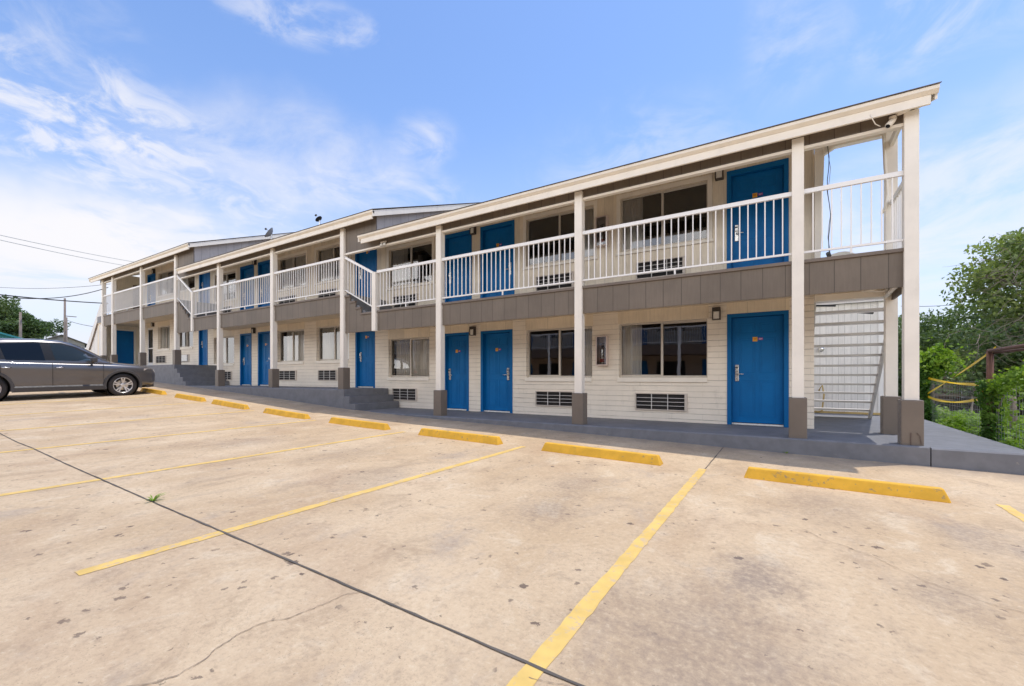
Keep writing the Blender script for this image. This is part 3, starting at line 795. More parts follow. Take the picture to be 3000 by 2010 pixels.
# front beam and siding strip under the eave
mb = MB(); mb.box(-9.27, 1.50, 7.955, 7.985, 3.50, 3.80).build('eave_siding', M['band'], W1)
mb = MB(); mb.box(-9.27, 1.50, 7.935, 8.03, 3.455, 3.497).build('eave_trim', M['post'], W1)
PXs = [-9.22, -7.02, -3.42, .165, 1.457]
ZR1 = 2.84
for a, b in zip(PXs, PXs[1:]):
    aa = a+.078 if a != -9.22 else a+.0; railing(W1, aa, ZR1, b-.078, ZR1)
    band(W1, aa if a != -9.22 else -9.20, b-.078, 1.245, 1.775)
# balcony slab
mb = MB(); mb.box(-9.8, 1.50, 7.992, YW-.002, 1.46, 1.785); mb.build('balcony_floor', M['deck'], W1)
mb = MB(); mb.box(-9.8, 1.50, 7.994, YW-.003, 1.44, 1.458); mb.build('balcony_ceiling', M['soffit'], W1)
# right end: side band, side rail, rear post, header beams
mb = MB(); mb.box(1.455, 1.485, 8.06, 9.22, 1.245, 1.72).build('siding_band', M['band'], W1)
railing_y(W1, 1.46, 8.05, 9.2, ZR1)
post(W1, 1.457, F1, 4.22, y=9.20)
mb = MB(); mb.box(.441, 1.40, 9.30, 9.42, 1.325, 1.438).build('beam', M['post'], W1, bevel=.006)
mb = MB(); mb.box(.441, 1.40, 9.28, 9.40, 3.96, 4.10)
mb.prism([(.56, 3.962), (.56, 3.86), (.74, 3.962)], 9.285, 9.395, 'y'); mb.build('beam', M['post'], W1, bevel=.006)
mb = MB(); mb.prism([(.442, UF1), (.52, UF1), (.585, 3.97), (.442, 3.97)], 9.33, YW+.12, 'y'); mb.build('corner_board', M['post'], W1)
mb = MB(); mb.box(1.43, 1.48, 8.05, 9.19, 3.72, 3.83).build('side_beam', M['post'], W1)
mb = MB(); pts = [(1.36, 9.23, 4.0), (1.375, 9.2, 3.4), (1.40, 9.17, 2.95), (1.37, 9.18, 2.72), (1.33, 9.19, 2.66)]
mb.tube(pts, .022, 8).build('downspout', M['post'], W1, smooth=True)
mb = MB(); mb.tube([(1.22+.16*math.cos(a), 9.0+.1*math.sin(a), 1.40-.02*math.sin(2*a)) for a in np.linspace(0, 6.28, 16)], .016, 6).build('conduit', M['post'], W1, smooth=True)
mb = MB(); mb.tube([(1.40, 8.08, 1.35), (1.38, 8.6, 1.33), (1.38, 9.15, 1.30)], .03, 8).build('conduit', M['post'], W1, smooth=True)
roof(W1, -9.69, 1.69, F1, notch=(.50, 9.50))
mb = MB(); mb.prism([(7.99, 4.10-.3), (7.99, 3.86), (14.2, 6.1), (19, 4.3), (19, 3.8)], 1.42, 1.45, 'x')
# floor patch of missing cap paint
# end stair
st = thing('outdoor_stair', 'open-riser stair behind the wall at the near end of the motel', 'stair', (1.0, 11, F1))
y_top, y_bot, z_top, z_bot = 9.46, 12.6, 1.80, F1
for x in (1.60, .465):
    mb = MB(); th = .20
    mb.prism([(y_bot, z_bot+.005), (y_bot-.26, z_bot+.005), (y_top, z_top-th), (y_top, z_top+.02)], x-.02, x+.02, 'x'); mb.build('stringer', M['stringer'], st)
n = 14
for i in range(1, n):
    z = z_bot+(z_top-z_bot)*i/n; y = y_bot+(y_top-y_bot)*i/n
    mb = MB(); mb.box(.487, 1.579, y-.13, y+.14, z-.028, z+.012).build('tread', M['stair'], st)
# ------------------------------------------------------------ wing 2
D2 = F2-F1
wing2 = thing('motel_wing', 'middle motel wing one half-storey step above the near one', 'motel', (-15.5, 8.9, F2), 'stepped motel wings')
W2 = wing2
z0w, z1w = .575, 1.76; z0u, z1u = 3.34, 4.51
LW2 = [(-14.10, -12.32), (-16.56, -14.84), (-21.62, -19.84)]
LD2 = [(-11.985, -11.04), (-17.95, -17.04), (-19.34, -18.44)]
UD2 = [(-12.0, -10.95), (-17.95, -16.95), (-19.33, -18.25)]
UW2 = [(-14.10, -12.32), (-16.5, -14.70), (-21.5, -19.68)]
AC2 = [(-13.975, -12.93), (-16.45, -15.30), (-20.95, -20.0)]
D2T = F2+2.145; UF2 = 2.38; U2T = 4.60
opening_wall(-21.95, -10.722, F2, 2.38, [(a, b, z0w, z1w) for a, b in LW2]+[(a, b, F2, D2T) for a, b in LD2]+[(a+.005, b-.005, -.115, .25) for a, b in AC2], YW).build('brick_wall', M['brick'], W2)
opening_wall(-21.95, -10.722, 2.38, 5.0, [(a, b, z0u, z1u) for a, b in UW2]+[(a, b, UF2, U2T) for a, b in UD2]+[(a+.005, b-.005, 2.68, 3.05) for a, b in AC2], YW).build('upper_wall', M['upper'], W2)
for a, b in LW2: header_board(W2, a-.02, b+.02, z1w+.001, 2.37)
for a, b in LD2: header_board(W2, a-.01, b+.01, D2T+.001, 2.37)
interior(W2, -21.94, -10.73, F2, 4.9, 2.38)
window(W2, -14.10, -12.32, z0w, z1w, False, [(-14.0, -13.3), (-13.2, -12.33)])
window(W2, -16.56, -14.84, z0w, z1w, False, [(-16.2, -15.75), (-15.68, -14.85)])
window(W2, -21.62, -19.84, z0w, z1w, False, [(-21.6, -20.72)])
window(W2, -14.10, -12.32, z0u, z1u, True, [(-14.0, -13.35)])
window(W2, -16.5, -14.70, z0u, z1u, True, [(-16.25, -15.6), (-15.55, -14.72)])
window(W2, -21.5, -19.68, z0u, z1u, True, [(-21.5, -20.7)])
for a, b in AC2: ac_unit(W2, a, b, -.115, .25); ac_unit(W2, a, b, 2.68, 3.05)
door(W2, *LD2[0], F2, D2T); door(W2, *LD2[1], F2, D2T, hinge_left=True); door(W2, *LD2[2], F2, D2T)
door(W2, *UD2[0], UF2, U2T, True); door(W2, *UD2[1], UF2, U2T, True); door(W2, *UD2[2], UF2, U2T, True, plate=False)
lamp(W2, -18.2, 1.77); lamp(W2, -18.12, 4.53)
for x in (-10.62, -14.2, -17.78): post(W2, x, F2, 4.20)
mb = MB(); mb.box(-20.9, -10.55, 7.955, 7.985, 4.08, 4.38); mb.box(-10.55, -9.275, 7.956, 7.986, 3.50, 4.38); mb.build('eave_siding', M['band'], W2)
mb = MB(); mb.box(-20.9, -10.60, 7.935, 8.03, 4.035, 4.077); mb.box(-10.54, -9.28, 7.936, 8.03, 3.455, 3.497); mb.build('eave_trim', M['post'], W2)
ZR2 = 3.42
for a, b in ((-19.83, -17.78), (-17.78, -14.2), (-14.2, -10.62)):
    aa = a+.078 if a != -19.83 else a; railing(W2, aa, ZR2, b-.078, ZR2); band(W2, aa, b-.078, 1.825, 2.355)
# sloping rail bay with stepped siding and short post
railing(W2, -10.54, ZR2-.01, -9.37, ZR1-.01, foot=False, n=10)
post(W2, -9.30, 0, 2.80, w=.15, base=False, zb=1.235)
mb = MB(); X = [-10.54, -10.33, -10.10, -9.87]; Z = [2.30, 2.12, 1.93, 1.76]
for i in range(4):
    xe = X[i+1] if i < 3 else -9.375
    mb.box(X[i], xe, 7.945, 7.975, 1.245, Z[i]-.05)
mb.build('siding_band', M['band'], W2)
for i in range(4):
    xe = (X[i+1]+.0) if i < 3 else -9.375
    MB().box(X[i]+.001, xe-.001, 7.918, 7.99, Z[i]-.048, Z[i]).build('band_cap', M['taupe'], W2, (X[i], 7.95, Z[i]))
mb = MB(); mb.box(-20.2, -10.5, 7.992, YW-.002, 2.02, 2.375)
for i, (xa, zz) in enumerate(((-10.498, 2.19), (-10.25, 2.0), (-10.02, 1.84))): mb.box(xa, xa+.245, 7.993+.001*i, YW-.004, zz-.3, zz)
mb.build('balcony_floor', M['deck'], W2)
mb = MB(); mb.box(-20.2, -10.5, 7.994, YW-.003, 2.0, 2.018); mb.build('balcony_ceiling', M['soffit'], W2)
roof(W2, -20.78, -9.10, F2, gable_x=-9.275)
# ------------------------------------------------------------ wing 3
wing3 = thing('motel_wing', 'far motel wing at left, highest on the slope, with screen door', 'motel', (-26, 8.9, F3), 'stepped motel wings')
W3 = wing3
z3w = (1.44, 2.61); z3u = (4.20, 5.37); D3T = F3+2.12; UF3 = 3.24; U3T = 5.46
LW3 = [(-25.43, -23.63), (-27.62, -26.20)]; LD3 = [(-23.05, -22.19)]
opening_wall(-29.35, -21.952, F3, 3.24, [(a, b, *z3w) for a, b in LW3]+[(a, b, F3, D3T) for a, b in LD3]+[(-28.97, -28.22, F3, F3+2.1)]+[(-27.8, -26.6, .73, 1.10), (-25.0, -24.02, .73, 1.10)], YW).build('brick_wall', M['brick'], W3)
opening_wall(-29.35, -21.952, 3.24, 5.85, [(-25.3, -23.42, *z3u), (-27.55, -25.75, *z3u), (-23.02, -21.97, UF3, U3T), (-28.95, -27.92, UF3, U3T)], YW).build('upper_wall', M['upper'], W3)
for a, b in LW3: header_board(W3, a-.02, b+.02, z3w[1]+.001, 3.23)
for a, b in LD3+[(-28.97, -28.22)]: header_board(W3, a-.01, b+.01, D3T+.001, 3.23)
interior(W3, -29.34, -21.96, F3, 5.8, 3.24)
window(W3, *LW3[0], *z3w, False, [])
window(W3, *LW3[1], *z3w, False, [(-27.6, -27.2), (-26.9, -26.6)])
window(W3, -25.3, -23.42, *z3u, True, [(-25.2, -24.5)])
window(W3, -27.55, -25.75, *z3u, True, [(-27.5, -26.9)])
ac_unit(W3, -27.805, -26.595, .73, 1.10); ac_unit(W3, -25.005, -24.015, .73, 1.10, covered=True)
door(W3, *LD3[0], F3, D3T, plate=False); door(W3, -23.02, -21.97, UF3, U3T, True, plate=False); door(W3, -28.95, -27.92, UF3, U3T, True, plate=False)
# white aluminium screen door
og = (-28.6, YW, F3); mb = MB(); yy = YW+.01
mb.box(-28.965, -28.89, yy, yy+.04, F3, F3+2.09).box(-28.30, -28.225, yy, yy+.04, F3, F3+2.09).box(-28.89, -28.30, yy, yy+.04, F3+2.0, F3+2.09).box(-28.89, -28.30, yy, yy+.04, F3, F3+.25).box(-28.89, -28.30, yy, yy+.04, F3+.98, F3+1.03)
sd = mb.build('screen_door', M['rail'], W3, og)
mb = MB(); mb.quad((-28.89, yy+.02, F3+.25), (-28.30, yy+.02, F3+.25), (-28.30, yy+.02, F3+2.0), (-28.89, yy+.02, F3+2.0)); mb.build('pane', M['glass'], sd, og)
lamp(W3, -28.12, 2.66); lamp(W3, -28.0, 5.42)
for x in (-21.42, -25.03): post(W3, x, F3, 5.05)
for x in (-28.65, -30.1): post(W3, x, F3, 5.05)
mb = MB(); mb.box(-30.6, -21.35, 7.955, 7.985, 4.93, 5.20); mb.box(-21.35, -19.905, 7.956, 7.986, 4.08, 5.20); mb.build('eave_siding', M['band'], W3)
mb = MB(); mb.box(-30.6, -21.40, 7.935, 8.03, 4.89, 4.93); mb.box(-21.34, -19.91, 7.936, 8.03, 4.036, 4.078); mb.build('eave_trim', M['post'], W3)
ZR3 = 4.235
for a, b in ((-30.1, -28.65), (-28.65, -25.03), (-25.03, -21.42)):
    railing(W3, a+.078, ZR3, b-.078, ZR3, drop=.945); band(W3, a+.078, b-.078, 2.66, 3.20)
railing(W3, -21.34, ZR3-.01, -19.99, ZR2-.02, foot=False, n=11)
post(W3, -19.91, 0, 3.38, w=.15, base=False, zb=1.815)
mb = MB(); X = [-21.34, -21.1, -20.86, -20.62, -20.38]; Z = [3.1, 2.92, 2.74, 2.56, 2.38]
for i in range(5):
    xe = X[i+1] if i < 4 else -19.985
    mb.box(X[i], xe, 7.945, 7.975, 1.825, Z[i]-.05); MB().box(X[i]+.001, xe-.001, 7.918, 7.99, Z[i]-.048, Z[i]).build('band_cap', M['taupe'], W3, (X[i], 7.95, Z[i]))
mb.build('siding_band', M['band'], W3)
mb = MB(); mb.box(-31.2, -21.3, 7.992, YW+1.3, 2.88, 3.22)
for i in range(4): mb.box(-21.298+.25*i, -21.05+.25*i, 7.993+.001*i, YW-.004, 2.75-.18*i, 3.02-.18*i)
mb.build('balcony_floor', M['deck'], W3)
mb = MB(); mb.box(-31.2, -21.3, 7.994, YW+1.3, 2.86, 2.878); mb.build('balcony_ceiling', M['soffit'], W3)
roof(W3, -31.35, -19.70, F3, gable_x=-19.905, gable_drop=.86)
# end wall facing back along the walkway, with a plain blue door
mb = MB(); mb.box(-31.4, -31.2, 8.05, 11.5, F3, 2.86); mb.box(-31.4, -31.2, 8.75, 11.5, 3.22, 5.7); mb.box(-29.35, -29.2, YW+.161, 19, F3, 5.6); mb.build('end_wall', M['upper'], W3)
mb = MB(); mb.box(-31.2, -31.16, 8.66, 9.52, F3+.02, 2.58)
bd = mb.build('door', M['blue'], W3, (-31.18, 9.1, F3))
mb = MB(); mb.box(-31.2, -31.14, 8.57, 8.655, F3, 2.66).box(-31.2, -31.14, 9.525, 9.61, F3, 2.66).box(-31.2, -31.14, 8.655, 9.525, 2.585, 2.66); mb.build('door_frame', M['post'], bd, (-31.18, 9.1, F3))
mb = MB(); mb.box(-31.2, -31.17, 9.5, 10.3, 3.24, 5.2); mb.build('door', M['taupe'], W3, (-31.18, 9.9, 3.24), label='grey door on the far balcony end wall')
mb = MB(); mb.prism([(-30.25, F3), (-31.35, F3), (-34.4, F3-.5), (-34.4, F3+.1), (-31.0, 3.9), (-30.25, 3.9)][::-1], 8.06, 8.12, 'y'); mb.build('stair_side_wall', M['shed'], W3)
mb = MB(); mb.bar((-32.6, 8.02, 1.5), (-31.0, 8.02, 3.2), .05, .05); mb.build('handrail', M['wood'], W3)
mb = MB()
for i in range(14): mb.box(-34.9+.26*i, -34.6+.26*i, 8.14, 9.4, .3+.2*i, .34+.2*i)
mb.build('stair_treads', M['stair'], W3)

# ------------------------------------------------------------ small fittings on the building
def extinguisher(x, z0, which, lab, lab2, dim=False):
    t = thing('extinguisher_cabinet', lab, 'cabinet', (x, YW, z0), 'fire extinguisher cabinets')
    w, h, dp = .26, .66, .15; y0 = YW-dp
    b = MB(); k = .022
    b.box(x-w/2, x-w/2+k, y0, YW-.001, z0, z0+h).box(x+w/2-k, x+w/2, y0, YW-.001, z0, z0+h).box(x-w/2+k, x+w/2-k, y0, YW-.001, z0, z0+k).box(x-w/2+k, x+w/2-k, y0, YW-.001, z0+h-k, z0+h)
    b.build('frame', M['cabinet'], t, (x, YW, z0), bevel=.003)
    MB().box(x-w/2+k, x+w/2-k, YW-.012, YW-.002, z0+k, z0+h-k).build('back', M['cabin'], t, (x, YW, z0))
    g = MB(); g.quad((x-w/2+k, y0+.012, z0+k), (x+w/2-k, y0+.012, z0+k), (x+w/2-k, y0+.012, z0+h-k), (x-w/2+k, y0+.012, z0+h-k)); g.build('pane', M['glass'], t, (x, YW, z0))
    e = thing('fire_extinguisher', lab2, 'extinguisher', (x+.005, YW-.075, z0+k), 'fire extinguishers')
    c = (x+.005, YW-.075, z0+k)
    MB().lathe([(0, .0), (0, .055), (.02, .058), (.33, .058), (.37, .045), (.39, .018), (.40, 0)], 16, c, 'z').build('cylinder', M['steel'], e, c, smooth=True)
    MB().lathe([(0.05, .0595), (.13, .0595)], 16, c, 'z').build('label_band', M['red'], e, c, smooth=True)
    v = MB(); v.box(c[0]-.02, c[0]+.02, c[1]-.02, c[1]+.02, c[2]+.39, c[2]+.43).bar((c[0]-.05, c[1]-.02, c[2]+.44), (c[0]+.05, c[1]-.02, c[2]+.47), .02, .012); v.build('valve', M['black'], e, c)
    v = MB(); v.tube([(c[0]+.02, c[1], c[2]+.41), (c[0]+.07, c[1]-.02, c[2]+.36), (c[0]+.068, c[1]-.03, c[2]+.2)], .009, 6).build('hose', M['black'], e, c, smooth=True)
extinguisher(-3.47, .26, 0, 'pale metal fire extinguisher cabinet on the ground floor brick wall', 'silver fire extinguisher in the ground floor cabinet')
extinguisher(-3.475, 2.93, 1, 'pale metal fire extinguisher cabinet on the upper balcony wall', 'silver fire extinguisher in the upper balcony cabinet')
def seccam(x, y, z, lab, dirv, group):
    t = thing('security_camera', lab, 'camera', (x, y, z), group); c = (x, y, z)
    MB().lathe([(0, 0), (0, .04), (-.02, .04), (-.03, 0)], 12, c, 'z').build('mount', M['post'], t, c)
    d = Vector(dirv).normalized(); p = Vector(c)+Vector((0, 0, -.05))
    MB().tube([c, p], .012, 6).build('arm', M['post'], t, c)
    MB().tube([p-d*.05, p+d*.0, p+d*.11], [.03, .038, .038], 12).build('body', M['post'], t, c, smooth=True)
    MB().tube([p+d*.111, p+d*.114], .028, 12).build('lens', M['black'], t, c)
seccam(1.26, 7.90, 3.60, 'white bullet camera under the near roof corner, pointing left and down', (-.5, -.4, -.75), 'corner cameras')
seccam(1.34, 7.86, 3.67, 'white bullet camera nearest the corner post under the eave', (.5, -.7, -.1), 'corner cameras')
def floodlamp(x, y, z, lab):
    t = thing('flood_lamp', lab, 'lamp', (x, y, z)); c = (x, y, z)
    MB().box(x-.1, x+.1, y-.02, y+.02, z-.02, z).build('mount', M['post'], t, c)
    for dx in (-.06, .06):
        MB().tube([(x+dx, y, z-.02), (x+dx, y-.02, z-.07), (x+dx+.01, y-.04, z-.12)], [.02, .035, .045], 10).build('lamp_head', M['lampglass'], t, c, smooth=True)
floodlamp(-8.93, 7.91, 3.56, 'twin cream flood lamp heads under the left tip of the near eave')
MB().tube([(1.0, 7.72, 3.62), (1.02, 7.73, 3.56), (1.06, 7.78, 3.5), (1.12, 7.84, 3.48)], .006, 6).build('cable', M['post'], W1, smooth=True)
# hanging wire in the open bay
pts = [(.62+.02*math.sin(i*1.3)+.012*i/3, 9.26, 4.0-.2*i) for i in range(12)]
tag(MB().tube(pts, .006, 5).build('hanging_wire', M['cable'], None, smooth=True), 'thin black wire hanging in the open upper bay', 'wire', 'hanging wires')
pts = [(.645-.02*math.sin(i*1.7+1), 9.27, 4.0-.2*i) for i in range(12)]
tag(MB().tube(pts, .004, 5).build('hanging_wire', M['cablegrey'], None, smooth=True), 'thin grey wire twisted beside the black one in the upper bay', 'wire', 'hanging wires')
def dish(loc, r, az, el, lab, matd='dish', pole=.5, group='satellite dishes', cat='satellite dish'):
    t = thing('satellite_dish', lab, cat, loc, group); c = Vector(loc)
    top = c+Vector((0, 0, pole)); d = Vector((math.sin(az)*math.cos(el), math.cos(az)*math.cos(el), math.sin(el)))
    MB().tube([c, top], .022, 8).build('pole', M['steel'], t, loc)
    u = d.orthogonal().normalized(); v = d.cross(u); mb = MB(); n = 20; rings = 4; vs = [top+d*.0]; fs = []
    for j in range(1, rings+1):
        for i in range(n):
            a = 2*math.pi*i/n; rr = r*j/rings; vs.append(top+(u*math.cos(a)+v*math.sin(a))*rr+d*(rr*rr*.5/r))
    for i in range(n): fs.append((0, 1+i, 1+(i+1) % n))
    for j in range(rings-1):
        for i in range(n): a = 1+j*n+i; b = 1+j*n+(i+1) % n; fs.append((a, b, b+n, a+n))
    mb.add(vs, fs); mb.add([Vector(q)-d*.012 for q in vs], [f[::-1] for f in fs])
    mb.build('reflector', M[matd], t, loc, smooth=True)
    MB().tube([top-v*r*.8+d*.1, top+d*r*1.1-v*.1], .012, 6).build('arm', M['steel'], t, loc)
    MB().tube([top+d*r*1.05-v*.1, top+d*r*1.3-v*.1], .035, 8).build('receiver', M['black'], t, loc)
def rz(F, y): return F+4.71+.375*(y-7.68)+.03
dish((-11.95, 8.1, rz(F2, 8.1)), .11, R(-120), R(50), 'small dark satellite dish above the middle eave, right one', 'black', .20)
dish((-14.5, 8.05, rz(F2, 8.05)-.02), .20, R(-150), R(35), 'thin tilted satellite dish on the middle roof, left one', 'dish', .24)
dish((.82, 9.72, 1.80), .30, R(200), R(35), 'grey dish standing at the head of the end stair', 'lampglass', .12)

# ------------------------------------------------------------ wheel stops
stops = [(.465, 'rightmost and nearest yellow wheel stop'), (-2.22, 'yellow wheel stop below the near window, second from right'), (-4.73, 'yellow wheel stop third from right'),
         (-7.37, 'yellow wheel stop fourth from right'), (-10.01, 'yellow wheel stop in front of the three grey steps'), (-12.6, 'sixth yellow wheel stop from the right'),
         (-15.0, 'yellow wheel stop just right of the dark car'), (-17.75, 'yellow wheel stop under the nose of the dark car')]
def wheel_stop(x, y, lab):
    L, h = .87, .125; o = MB()
    a = [(-L, 0, 0), (L, 0, 0), (L, .17, 0), (-L, .17, 0)]; e = .045
    b = [(-L+.01, .012, .035), (L-.01, .012, .035), (L-.01, .158, .035), (-L+.01, .158, .035)]
    c = [(-L+e, .045, h), (L-e, .045, h), (L-e, .125, h), (-L+e, .125, h)]
    vs = a+b+c; fs = [(0,3,2,1), (8,9,10,11)]
    for k in (0, 4):
        for i in range(4): j = (i+1) % 4; fs.append((k+i, k+j, k+4+j, k+4+i))
    vs = [(v[0]+x, v[1]+y, v[2]+gz(x, y)+(gx(x+.5)-gx(x-.5))*v[0]-.004) for v in vs]
    o.add(vs, fs); ob = o.build('wheel_stop', M['yellow'], None, (x, y, gz(x, y)), bevel=.012)
    tag(ob, lab, 'wheel stop', 'yellow concrete wheel stops')
for i, (x, lab) in enumerate(stops): wheel_stop(x, [5.68, 5.74, 5.74, 5.78, 5.82, 5.80, 5.82, 5.85][i], lab)

# ------------------------------------------------------------ foliage
def leaf_mesh(name, mat, centers, size, parent=None, origin=(0,0,0), flat=.0, aspect=.55, rngl=None):
    g = rngl or rng; n = len(centers); c = np.asarray(centers, float)
    d = g.normal(size=(n, 3)); d[:, 2] *= (1-flat*.6); d /= np.linalg.norm(d, axis=1)[:, None]
    u = g.normal(size=(n, 3)); 
    if flat: d[:, 2] *= .35; u[:, 2] *= .35
    u -= (u*d).sum(1)[:, None]*d; u /= np.linalg.norm(u, axis=1)[:, None]
    s = size*g.uniform(.6, 1.35, n)[:, None]
    nrm = np.cross(d, u)
    v = np.empty((n, 4, 3)); v[:, 0] = c-d*s*.5; v[:, 1] = c+u*s*aspect*.5+nrm*s*.08; v[:, 2] = c+d*s*.5; v[:, 3] = c-u*s*aspect*.5+nrm*s*.08
    v = v.reshape(-1, 3)-np.asarray(origin)
    me = bpy.data.meshes.new(name); me.vertices.add(n*4); me.vertices.foreach_set('co', v.ravel())
    me.loops.add(n*4); me.loops.foreach_set('vertex_index', np.arange(n*4)); me.polygons.add(n)
    me.polygons.foreach_set('loop_start', np.arange(0, n*4, 4)); me.update(calc_edges=True); me.validate()
    me.materials.append(mat); o = bpy.data.objects.new(name, me); COL.objects.link(o)
    if parent: o.parent = parent; o.location = Vector(origin)-world_of(parent)
    else: o.location = origin
    return o
def crown_points(center, rad, nclump, nleaf, cr, g, squash=1.0, shell=.55):
    c = np.asarray(center); r = np.asarray(rad)
    d = g.normal(size=(nclump, 3)); d /= np.linalg.norm(d, axis=1)[:, None]
    t = g.uniform(shell**3, 1, nclump)**(1/3)
    lump = 1+.16*np.sin(d[:, 0]*5+1)*np.cos(d[:, 1]*4+2)+.12*np.sin(d[:, 2]*7+d[:, 0]*3)
    cc = c+d*r*(t*lump)[:, None]
    k = g.integers(0, nclump, nleaf)
    e = g.normal(size=(nleaf, 3)); e /= np.linalg.norm(e, axis=1)[:, None]
    rr = cr*g.uniform(.5, 1.3, nclump)[k]*g.uniform(.1, 1, nleaf)**.5
    return cc[k]+e*rr[:, None]*np.array([1, 1, .7*squash]), cc
def limbs(root, base, top, centers, r0, mat, nb, g, twigs=0, twigmat=None, origin=None):
    mb = MB(); b = Vector(base); t = Vector(top)
    mid = b.lerp(t, .5)+Vector((g.normal()*.15, g.normal()*.15, 0))
    mb.tube([b, b.lerp(mid, .5), mid, t], [r0*1.25, r0, r0*.8, r0*.5], 10).build('trunk', mat, root, smooth=True)
    mb = MB()
    for i in range(nb):
        c = Vector(centers[g.integers(0, len(centers))]); s = b.lerp(t, g.uniform(.45, 1.0))
        m = s.lerp(c, .5)+Vector(g.normal(size=3)*.25)
        mb.tube([s, m, c], [r0*.38, r0*.22, r0*.06], 6)
        for _ in range(2):
            c2 = Vector(centers[g.integers(0, len(centers))])
            if (c2-c).length < (c-s).length*1.2: mb.tube([m, m.lerp(c2, .5)+Vector(g.normal(size=3)*.1), c2], [r0*.16, r0*.1, r0*.04], 5)
    mb.build('branches', mat, root, smooth=True)
def make_tree(name, lab, cat, base, height, center, rad, nclump, nleaf, cr, size, mat, trunk_r, nb, seed, group=None, bark='bark', squash=1., shell=.5):
    g = np.random.default_rng(seed)
    t = thing(name, lab, cat, base, group)
    pts, cc = crown_points(center, rad, nclump, nleaf, cr, g, squash, shell)
    keep = pts[:, 2] > base[2]+.1; pts = pts[keep]
    leaf_mesh('crown', mat, pts, size, t, base, rngl=g)
    limbs(t, base, (center[0], center[1], center[2]-rad[2]*.1), cc, trunk_r, M[bark], nb, g)
    return t
GR = -1.35
# right-hand tree masses
make_tree('tree', 'large spreading green tree filling the right edge beyond the wire fence', 'tree', (9.8, 20.5, GR), 9, (9.9, 20.7, 1.35), (4.9, 4.6, 4.3), 460, 125000, .74, .15, M['leafA'], .30, 34, 11, 'trees beyond the fence', shell=.45)
make_tree('tree', 'lower drooping green tree in front of the large tree at right', 'tree', (7.6, 18.4, GR), 6, (7.4, 18.6, .15), (2.9, 2.0, 1.9), 190, 38000, .5, .12, M['leafB'], .16, 18, 13, 'trees beyond the fence', shell=.4)
make_tree('tree', 'dark green tree low behind the vine covered fence post', 'tree', (6.0, 25, GR), 5, (6.8, 26, .5), (3.4, 3, 2.3), 190, 30000, .7, .15, M['leafB'], .2, 12, 14, 'trees beyond the fence', shell=.4)
make_tree('tree', 'far dark tree just right of the corner post', 'tree', (5.8, 38, GR), 5, (6.0, 38, 1.0), (4.2, 4, 3.0), 160, 26000, .9, .2, M['leafB'], .25, 10, 15, 'trees beyond the fence', shell=.4)
# dead bare branches hanging in the trees
g = np.random.default_rng(21)
def twig_tangle(lab, base, n, spread, L, down=.3):
    t = thing('dead_branches', lab, 'branches', base, 'bare dead branches'); mb = MB()
    for i in range(n):
        p = Vector(base)+Vector(g.normal(size=3)*spread); d = Vector(g.normal(size=3)); d.z = d.z*.5-down+.1; d.normalize(); pts = [p]
        for k in range(5): d = (d+Vector(g.normal(size=3))*.22).normalized(); pts.append(pts[-1]+d*L/5)
        r = g.uniform(.004, .011); mb.tube(pts, [r, r*.9, r*.75, r*.6, r*.45, r*.2], 4)
    mb.build('twigs', M['twig'], t)
twig_tangle('bare brown twigs hanging high in the right tree', (5.25, 16.9, 2.85), 60, .34, .75)
twig_tangle('bare grey twigs hanging low in front of the right tree', (4.75, 16.4, .95), 48, .36, .85)
twig_tangle('bare twigs low at the far right edge of the trees', (5.25, 16.0, 1.5), 18, .3, .8)
# vine covered fence post and ground cover
def scatter_cover(lab, x0, x1, y0, y1, n, h, mat, size, name='ground_cover', seed=3, zf=None):
    g = np.random.default_rng(seed); x = g.uniform(x0, x1, n); y = g.uniform(y0, y1, n)
    hh = h*(.45+.55*(np.sin(x*3.1+1)*np.cos(y*2.3)+np.sin(x*1.3+y*1.9))*.5+.25*np.sin(x*7)*np.sin(y*6))
    hh = np.clip(hh, .06, None); z = -1.28+hh*g.uniform(0, 1, n)**.6
    o = leaf_mesh(name, mat, np.stack([x, y, z], 1), size, None, (0, 0, 0), flat=.5, aspect=.75, rngl=g)
    tag(o, lab, 'weeds', None, 'stuff')
scatter_cover('bright green leafy weeds beside the grey walkway', 2.66, 7.5, 8.0, 11.5, 24000, .42, M['leafC'], .085, seed=3)
scatter_cover('green weeds further back between walkway and gravel', 2.7, 6.6, 11.5, 16.5, 24000, .55, M['leafC'], .09, seed=4)
g = np.random.default_rng(31)
vt = thing('vine_plant', 'dark leafy vine column smothering the far fence post', 'vine', (2.98, 14.3, -1.3))
n = 8000; zz = g.uniform(-1.25, .50, n); th = g.uniform(0, 6.28, n); rr = (.17+.05*np.sin(zz*5)+.05*np.sin(th*2+zz*3))*g.uniform(.3, 1, n)**.5
leaf_mesh('foliage', M['leafV'], np.stack([2.86+rr*np.cos(th)+(zz > -.3)*g.uniform(0, 1, n)**2*.55*np.clip(zz+.3, 0, .6), 14.3+rr*np.sin(th), zz-(g.uniform(size=n) < .1)*.1], 1), .075, vt, (2.98, 14.3, -1.3), aspect=.8, rngl=g)
n = 1500; q_ = g.normal(size=(n, 3))*np.array([.17, .12, .15]); leaf_mesh('foliage', M['leafC'], q_+np.array([3.05, 14.2, .38])+np.stack([.12*np.sin(q_[:, 2]*20), 0*q_[:, 0], .12*np.sin(q_[:, 0]*14)], 1), .08, vt, (2.98, 14.3, -1.3), aspect=.7, rngl=g)
MB().tube([(2.98, 14.3, -1.3), (3.02, 14.3, -.4), (3.0, 14.28, .5)], [.05, .04, .02], 6).build('stem', M['bark'], vt, smooth=True)
